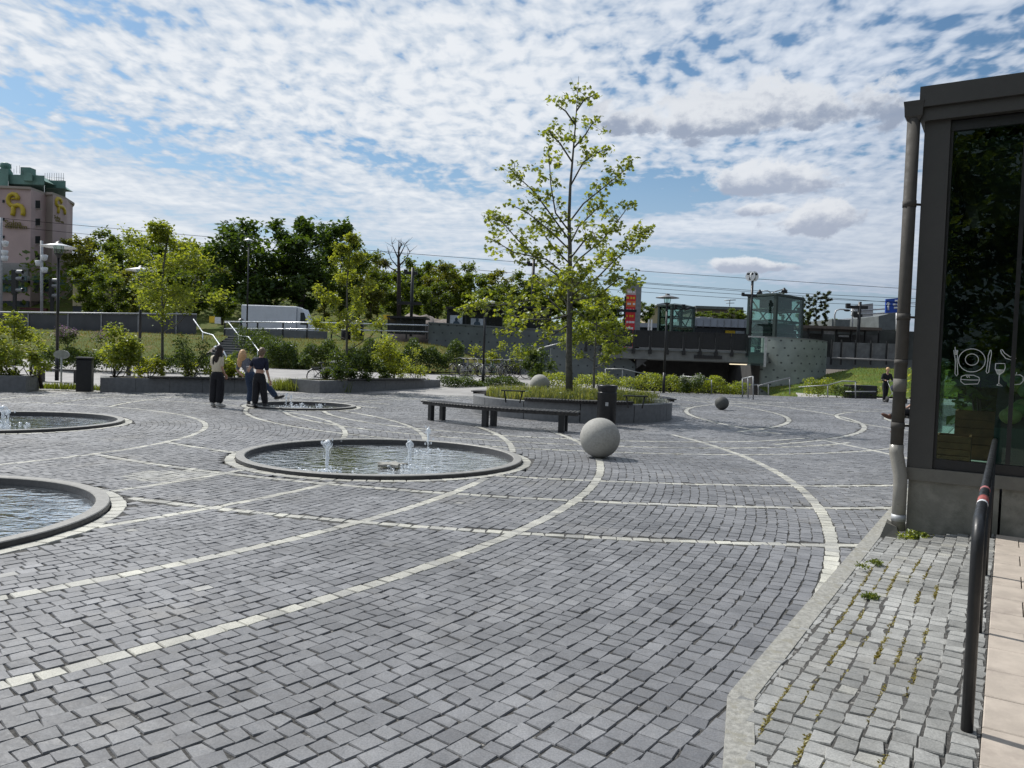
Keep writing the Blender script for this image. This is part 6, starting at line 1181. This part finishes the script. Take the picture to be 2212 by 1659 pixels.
# ------------------------------------------------------------ bicycles
def bike(loc, rz, label, frame, first=[None]):
    if first[0] is None:
        root = empty('bicycle', (0, 0, 0), label, 'bicycle', 'bicycles parked in front of the dimpled wall'); first[0] = root
        for x in (-.54, .54):
            m = MB(); rings = []; m.lathe([(.325, -.024), (.352, 0), (.325, .024), (.305, 0)], (0, 0, 0), 26, closed=True); m.v = [(p[0]+x, p[2], p[1]+.345) for p in m.v]; w_ = m.build('wheel', M_['tyre'], root)
            m = MB(); c = Vector((x, 0, .345))
            for k in range(9): a = pi*k/9; m.tube([c+Vector((.31*cos(a), .01, .31*sin(a))), c-Vector((.31*cos(a), -.01, .31*sin(a)))], .006, 3)
            m.build('spokes', M_['galv'], w_)
            m = MB(); m.tube([c+Vector((.36*cos(a), 0, .36*sin(a))) for a in np.linspace(.5, 2.6, 9)], .018, 4); m.build('mudguard', M_['galv'], root)
        m = MB(); bb_, hd, st_, rw, fw = Vector((-.08, 0, .30)), Vector((.38, 0, .80)), Vector((-.25, 0, .78)), Vector((-.54, 0, .345)), Vector((.54, 0, .345))
        for p, q in ((bb_, hd), (bb_, st_), (st_+Vector((.02, 0, -.06)), hd+Vector((-.01, 0, -.05))), (bb_, rw), (st_+Vector((.03, 0, -.1)), rw), (hd, fw), (hd, hd+Vector((-.05, 0, .16))), (st_, st_+Vector((-.04, 0, .14)))): m.tube([p, q], .024, 6)
        m.build('frame', frame, root); m = MB(); m.ell(st_+Vector((-.05, 0, .17)), (.14, .07, .035), 10, 6); m.build('saddle', M_['blackmetal'], root)
        h = hd+Vector((-.05, 0, .17)); m = MB(); m.tube([h+Vector((-.2, -.28, .03)), h+Vector((-.02, -.26, .06)), h, h+Vector((-.02, .26, .06)), h+Vector((-.2, .28, .03))], .014, 6); m.build('handlebar', M_['galv'], root)
        m = MB(); m.tube([bb_+Vector((0, -.05, 0)), bb_+Vector((0, .05, 0))], .09, 12); m.tube([bb_+Vector((-.02, -.1, -.17)), bb_+Vector((0, -.06, 0)), bb_+Vector((0, .06, 0)), bb_+Vector((.02, .1, .17))], .012, 5); m.box(bb_+Vector((-.02, -.14, -.17)), (.09, .09, .02)); m.box(bb_+Vector((.02, .14, .17)), (.09, .09, .02)); m.build('crank', M_['blackmetal'], root)
        m = MB(); m.box((-.52, 0, .75), (.34, .14, .015)); m.tube([(-.62, -.06, .745), (-.54, -.04, .36)], .006, 4); m.tube([(-.62, .06, .745), (-.54, .04, .36)], .006, 4); m.build('carrier', M_['blackmetal'], root)
        root.location = loc; root.rotation_euler = (0, 0, rz); return root
    o = copy_tree(first[0]); o.location = loc; o.rotation_euler = (random.uniform(-.06, .06), 0, rz); tag(o, label)
    if frame is not None:
        for ch in o.children:
            if ch.name.startswith('frame'): ch.data = ch.data.copy(); ch.data.materials[0] = frame
    return o
FR = [pmat('bike_'+n_, c, .35, .1, 5) for n_, c in (('black', (.02, .02, .022)), ('silver', (.5, .5, .5)), ('green', (.05, .12, .08)), ('blue', (.05, .08, .16)), ('grey', (.2, .2, .21)))]
for i, (x, y, Y, rz, f, lab) in enumerate(((992, 813, 43.6, .9, 0, 'leftmost black bicycle of the row before the dimpled wall'), (1005, 813, 43.3, 1.2, 3, 'second bicycle from the left in the row, blue frame'), (1018, 813, 43, .5, 1, 'silver bicycle third from the left in the row'), (1034, 813, 43, .2, 4, 'grey bicycle seen nearly side on, left of the thin lamp post'), (1056, 813, 42.7, 2.6, 2, 'green bicycle right of the thin lamp post'),
        (1070, 813, 42.7, .35, 1, 'silver bicycle with bright mudguards right of the green one'), (1088, 812, 42.6, 1.1, 4, 'grey bicycle turned toward the viewer near the right of the row'), (1101, 812, 42.5, .8, 0, 'second black bicycle from the right end of the row'), (1115, 812, 42.3, .15, 0, 'rightmost black bicycle, its wheel sticking out of the row'))):
    p = at(x, y, Y); p.z = gz(p.x, p.y)-.04; bike(p, rz, lab, FR[f])
for i, (x, Y, rz, lab) in enumerate(((708, 33.0, .3, 'bicycle half hidden behind the planter by the farthest pool'), (730, 33.6, .8, 'second bicycle behind the dark shrub of that planter'))):
    p = at(x, 810, Y); p.z = gz(p.x, p.y)-.04; bike(p, rz, lab, FR[4-i])

# ------------------------------------------------------------ people
def skin(name, J, E, mat, parent, root, sub=2):
    names = list(J); idx = {n_: i for i, n_ in enumerate(names)}; off = wloc(parent); me = bpy.data.meshes.new(name)
    me.from_pydata([tuple(J[n_][0]) for n_ in names], [(idx[a], idx[b]) for a, b in E], []); o = link(name, me, mat, parent)
    md = o.modifiers.new('skin', 'SKIN'); md.use_smooth_shade = True; sv = me.skin_vertices[0].data
    for n_, i in idx.items(): r = J[n_][1]; sv[i].radius = r if isinstance(r, tuple) else (r, r); sv[i].use_root = (n_ == root)
    s_ = o.modifiers.new('subdivision', 'SUBSURF'); s_.levels = s_.render_levels = sub; return o
def add_hand(J, E, side_, wrist, d, tk):      # palm, five unequal bent fingers
    w_ = Vector(wrist); d = Vector(d).normalized(); a = d.cross(Vector((0, 1, .15))).normalized() if abs(d.y) < .9 else Vector((1, 0, 0)); c = d.cross(a).normalized()
    J[side_+'palm'] = (w_+d*.055, (.026, .016)); E.append((side_+'wrist', side_+'palm'))
    for k, (o_, L) in enumerate(((-.027, .062), (-.009, .072), (.009, .068), (.026, .054))):
        p = w_+d*.098+a*o_; J[side_+'k%d' % k] = (p, .0095); J[side_+'m%d' % k] = (p+d*L*.5+c*.006, .0085); J[side_+'t%d' % k] = (p+d*L*.9+c*.022, .007); E += [(side_+'palm', side_+'k%d' % k), (side_+'k%d' % k, side_+'m%d' % k), (side_+'m%d' % k, side_+'t%d' % k)]
    p = w_+d*.03-a*.026*tk; J[side_+'th0'] = (p, .011); J[side_+'th1'] = (p+d*.03-a*.022*tk+c*.01, .0095); J[side_+'th2'] = (p+d*.055-a*.026*tk+c*.018, .008); E += [(side_+'palm', side_+'th0'), (side_+'th0', side_+'th1'), (side_+'th1', side_+'th2')]
def person(loc, K, label, clothes, hair, face, short=False, rz=0):
    # K: joint positions relative to the feet, photo-like pose
    root = empty('person', loc, label, 'person'); L0 = Vector((0, 0, 0)); V_ = {k: Vector(v) for k, v in K.items()}; J = {}; E = []
    hd = V_['head']; f = Vector(face).normalized()
    R = dict(pelvis=(.115, .085), waist=(.095, .075), chest=(.105, .08), neckb=(.052, .05), neck=.048, lsh=.052, rsh=.052, lel=.040, rel=.040, lwrist=.027, rwrist=.027, lhip=.085, rhip=.085, lkn=.058, rkn=.058, lan=.034, ran=.034, lheel=.016, rheel=.016, ltoe=.012, rtoe=.012)
    for n_, r in R.items(): J[n_] = (V_[n_], r)
    J['jaw'] = (hd-Vector((0, 0, .055))+f*.012, (.058, .066)); J['face'] = (hd, (.074, .088)); J['top'] = (hd+Vector((0, 0, .075)), (.060, .070))
    E += [('pelvis', 'waist'), ('waist', 'chest'), ('chest', 'neckb'), ('neckb', 'neck'), ('neck', 'jaw'), ('jaw', 'face'), ('face', 'top'), ('chest', 'lsh'), ('lsh', 'lel'), ('lel', 'lwrist'), ('chest', 'rsh'), ('rsh', 'rel'), ('rel', 'rwrist'), ('pelvis', 'lhip'), ('lhip', 'lkn'), ('lkn', 'lan'), ('lan', 'lheel'), ('lheel', 'ltoe'), ('pelvis', 'rhip'), ('rhip', 'rkn'), ('rkn', 'ran'), ('ran', 'rheel'), ('rheel', 'rtoe')]
    J['nose'] = (hd-Vector((0, 0, .012))+f*.105, .012); E.append(('face', 'nose'))
    for s_, w_, e_, tk in (('l', 'lwrist', 'lel', 1), ('r', 'rwrist', 'rel', -1)): add_hand(J, E, s_, V_[w_], V_[w_]-V_[e_], tk)
    body = skin('body', J, E, M_['skin'], root, 'pelvis', 2)
    sd = f.cross(Vector((0, 0, 1))).normalized(); m = MB()
    for q in (-1, 1): m.ell(hd+f*.085+sd*.03*q+Vector((0, 0, .012))+L0, (.009, .009, .007), 8, 6)
    m.v = [tuple(Vector(p)+Vector(loc)) for p in m.v]; m.build('eyes', M_['shoe_d'], root)
    m = MB(); m.ell(Vector(loc)+hd+f*.078-Vector((0, 0, .058)), (.022, .016, .007), 8, 6); m.build('mouth', pmat('lips', (.40, .14, .12), .5, .05, 5), root)
    for (cn_, mt, jl, gro, sub_) in clothes:
        if cn_ in ('shoe', 's'):
            hn = 'lheel' if 'lheel' in jl else 'rheel'; tn = hn[0]+'toe'; h_, t_ = V_[hn], V_[tn]; d_ = (t_-h_); L_ = d_.length; d_.normalize(); s_ = d_.cross(Vector((0, 0, 1))).normalized(); u_ = s_.cross(d_); Mx = Matrix((d_, s_, u_)).transposed(); m = MB()
            m.ell(Vector(loc)+h_+d_*(L_*.45)+u_*.012, (L_*.5+.075, .052, .05), 14, 10, Mx); m.ell(Vector(loc)+h_+u_*.045, (.052, .047, .06), 12, 8, Mx); m.build('shoe', M_[mt], root); continue
        JJ = {n_: ((V_[n_] if not isinstance(n_, tuple) else n_), r) for n_, r in jl.items()}; EE = [e for e in gro]; skin(cn_, JJ, EE, M_[mt], root, sub_, 2)
    m = MB(); lo = Vector(loc)
    m.ell(lo+hd+Vector((0, 0, .035))-f*.022, (.092, .104, .108), 18, 12)
    for p, r in hair[1]: m.ell(lo+Vector(p), r, 14, 10)
    m.build('hair', M_[hair[0]], root); return root
TOPE = [('waist', 'chest'), ('chest', 'neckb'), ('chest', 'lsh'), ('lsh', 'lel'), ('chest', 'rsh'), ('rsh', 'rel')]
def clothes(top, topm, trou, trm, shoe, shm, sl=.06, wide=(.105, .085, .085), crop=False):
    T = dict(waist=(.14, .115) if not crop else (.13, .105), chest=(.165, .135), neckb=.075, lsh=.072, lel=sl, rsh=.072, rel=sl)
    B = dict(pelvis=(.150, .118), waist=(.122, .095), lhip=wide[0], rhip=wide[0], lkn=wide[1], rkn=wide[1], lan=wide[2], ran=wide[2])
    if not crop: T['pelvis'] = (.14, .112)
    return [(top, topm, T, TOPE+([] if crop else [('pelvis', 'waist')]), 'chest'), (trou, trm, B, [('waist', 'pelvis'), ('pelvis', 'lhip'), ('lhip', 'lkn'), ('lkn', 'lan'), ('pelvis', 'rhip'), ('rhip', 'rkn'), ('rkn', 'ran')], 'pelvis'),
            ('shoe', shm, dict(lan=.058, lheel=.062, ltoe=.056), [('lan', 'lheel'), ('lheel', 'ltoe')], 'lheel'), ('shoe', shm, dict(ran=.058, rheel=.062, rtoe=.056), [('ran', 'rheel'), ('rheel', 'rtoe')], 'rheel')]
# woman in cream, seen from behind, turned a little to the right
p = gr(468, 880); p.z = 0
person(p, dict(pelvis=(0, 0, .86), waist=(-.01, 0, 1.0), chest=(-.01, 0, 1.24), neckb=(.03, 0, 1.36), neck=(.045, .01, 1.42), head=(.055, .02, 1.515), lsh=(-.14, .03, 1.30), rsh=(.12, -.03, 1.30), lel=(-.17, .09, 1.07), rel=(.115, -.02, 1.06), lwrist=(-.10, .25, .95), rwrist=(.155, .10, .88),
    lhip=(-.075, 0, .80), rhip=(.08, 0, .80), lkn=(-.085, .01, .44), rkn=(.085, 0, .44), lan=(-.105, 0, .09), ran=(.065, -.02, .09), lheel=(-.105, -.03, .05), rheel=(.065, -.05, .05), ltoe=(-.08, .13, .035), rtoe=(.16, .08, .035)),
    'woman with long dark hair, cream top and wide black trousers, standing', clothes('top', 'cloth_cream', 'trousers', 'cloth_black', 'shoe', 'shoe_w', .062, (.12, .112, .105)), ('hair_d', [((.045, -.03, 1.44), (.085, .06, .16)), ((.0, -.08, 1.33), (.065, .04, .18)), ((-.075, -.075, 1.22), (.035, .03, .13)), ((.115, -.03, 1.30), (.03, .035, .12))]), (.55, .8, -.05))
# friend in navy shirt, back to the viewer
p = gr(559, 882); p.z = 0
person(p, dict(pelvis=(0, 0, .84), waist=(0, 0, .97), chest=(0, 0, 1.20), neckb=(.03, 0, 1.34), neck=(.045, 0, 1.40), head=(.055, .01, 1.475), lsh=(-.16, .02, 1.285), rsh=(.165, 0, 1.275), lel=(-.27, .08, 1.10), rel=(.19, .01, 1.00), lwrist=(-.36, .25, 1.02), rwrist=(.25, .05, .76),
    lhip=(-.075, 0, .78), rhip=(.075, 0, .78), lkn=(-.085, 0, .43), rkn=(.11, .03, .44), lan=(-.105, -.02, .09), ran=(.155, .05, .10), lheel=(-.105, -.05, .05), rheel=(.155, .02, .055), ltoe=(-.11, .12, .035), rtoe=(.185, .2, .035)),
    'person in navy top and black trousers, back to the viewer, holding out a phone', clothes('top', 'cloth_navy', 'trousers', 'cloth_black', 'shoe', 'shoe_d', .06, (.11, .1, .085), True), ('hair_m', [((.05, -.05, 1.47), (.078, .045, .085))]), (-.1, 1, -.1))
m = MB(); m.box(p+Vector((-.43, .34, 1.03)), (.075, .012, .15), .3, .5); o = m.build('phone', M_['galv'], loc=p+Vector((-.43, .34, 1.03))); tag(o, 'pale phone in the hand of the person in navy', 'phone')
# blond friend leaning sideways, one leg kicked out over the pool
p = gr(536, 877); p.z = 0
person(p, dict(pelvis=(.05, 0, .84), waist=(.00, .02, .98), chest=(-.13, .05, 1.16), neckb=(-.19, .04, 1.27), neck=(-.195, .05, 1.32), head=(-.185, .07, 1.39), lsh=(-.29, .08, 1.18), rsh=(-.02, .0, 1.25), lel=(-.36, .12, .97), rel=(.10, .1, 1.06), lwrist=(-.33, .28, .88), rwrist=(.22, .2, 1.0),
    lhip=(-.02, 0, .78), rhip=(.13, 0, .79), lkn=(.055, .02, .44), rkn=(.52, .02, .56), lan=(.02, 0, .10), ran=(.76, .02, .27), lheel=(.02, -.03, .05), rheel=(.78, .01, .235), ltoe=(-.02, .14, .035), rtoe=(.93, .02, .285)),
    'blond woman in grey top and jeans leaning back and kicking one leg over the pool', clothes('top', 'cloth_grey', 'jeans', 'denim', 'shoe', 'shoe_d', .055, (.105, .088, .09)), ('hair_b', [((-.20, .0, 1.33), (.105, .075, .17)), ((-.24, -.02, 1.2), (.085, .06, .16)), ((-.13, .0, 1.22), (.06, .05, .13))]), (.75, .45, -.45))
# man with a pram at the far right
p = gr(1912, 868); p.z = 0
person(p, dict(pelvis=(0, .05, .9), waist=(0, .02, 1.05), chest=(0, -.04, 1.30), neckb=(0, -.08, 1.44), neck=(0, -.1, 1.49), head=(0, -.13, 1.59), lsh=(-.19, -.05, 1.36), rsh=(.19, -.05, 1.36), lel=(-.25, -.08, 1.1), rel=(.25, -.08, 1.1), lwrist=(-.22, -.36, 1.08), rwrist=(.22, -.36, 1.08),
    lhip=(-.09, .05, .84), rhip=(.09, .05, .84), lkn=(-.1, -.08, .46), rkn=(.1, .1, .46), lan=(-.1, -.06, .09), ran=(.1, .26, .12), lheel=(-.1, -.02, .05), rheel=(.1, .29, .07), ltoe=(-.11, -.2, .035), rtoe=(.11, .14, .035)),
    'man in dark clothes pushing a pram at the far right edge of the square', clothes('jacket', 'cloth_black', 'trousers', 'cloth_black', 'shoe', 'shoe_d', .07, (.1, .08, .07))[:2]+[('sleeve', 'cloth_black', dict(lel=.06, lwrist=.045), [('lel', 'lwrist')], 'lel'), ('sleeve', 'cloth_black', dict(rel=.06, rwrist=.045), [('rel', 'rwrist')], 'rel')]+clothes('a', 'cloth_black', 'b', 'cloth_black', 's', 'shoe_d')[2:], ('hair_b', []), (0, -1, -.1))
pm = empty('pram', (p.x+.1, p.y-.9, 0), 'dark blue pram pushed by the man at the far right', 'pram'); q = Vector((p.x+.1, p.y-.9, 0)); m = MB(); m.ell(q+Vector((0, 0, .72)), (.27, .45, .2), 14, 8); m.build('carrycot', M_['cloth_navy'], pm); m = MB(); m.ell(q+Vector((0, -.2, .92)), (.27, .3, .25), 14, 8); m.build('hood', M_['cloth_navy'], pm)
m = MB()
for sx in (-.24, .24): m.tube([q+Vector((sx, .5, 1.05)), q+Vector((sx, .3, .85)), q+Vector((sx, -.35, .18))], .014, 6); m.tube([q+Vector((sx, -.25, .6)), q+Vector((sx, .35, .18))], .014, 6)
m.tube([q+Vector((-.24, .5, 1.05)), q+Vector((.24, .5, 1.05))], .018, 6); m.build('frame', M_['galv'], pm)
for sx in (-.27, .27):
    for sy in (-.36, .36): m = MB(); m.tube([q+Vector((sx-.02, sy, .15)), q+Vector((sx+.02, sy, .15))], .15, 16); m.build('wheel', M_['tyre'], pm)
# person sitting on a bench, all but a foot hidden by the downpipe
b = gr(1955, 938); b.z = 0; sb_ = empty('bench', b, 'small bench almost hidden behind the downpipe', 'bench'); m = MB(); m.bbox(b+Vector((.25, .1, .43)), (.5, 1.2, .05), .01); m.build('seat', M_['slat'], sb_)
for sx in (.06, .44):
    for sy in (-.4, .6): m = MB(); m.tube([b+Vector((sx, sy, 0)), b+Vector((sx, sy, .41))], .02, 6); m.build('leg', M_['blackmetal'], sb_)
person(b, dict(pelvis=(.3, 0, .56), waist=(.32, 0, .72), chest=(.34, 0, .95), neckb=(.33, 0, 1.09), neck=(.32, 0, 1.14), head=(.30, 0, 1.24), lsh=(.34, .18, 1.02), rsh=(.34, -.18, 1.02), lel=(.28, .22, .76), rel=(.28, -.22, .76), lwrist=(.08, .14, .66), rwrist=(.08, -.12, .66),
    lhip=(.26, .09, .55), rhip=(.26, -.09, .55), lkn=(-.12, .1, .52), rkn=(-.1, -.06, .6), lan=(-.12, .1, .09), ran=(-.40, .02, .44), lheel=(-.1, .1, .05), rheel=(-.42, .02, .40), ltoe=(-.26, .1, .035), rtoe=(-.56, .02, .46)),
    'seated person hidden behind the downpipe, only one brown shoe showing', clothes('jacket', 'cloth_black', 'trousers', 'cloth_black', 'shoe', 'brownshoe', .06, (.1, .07, .055)), ('hair_m', []), (-1, 0, -.1))
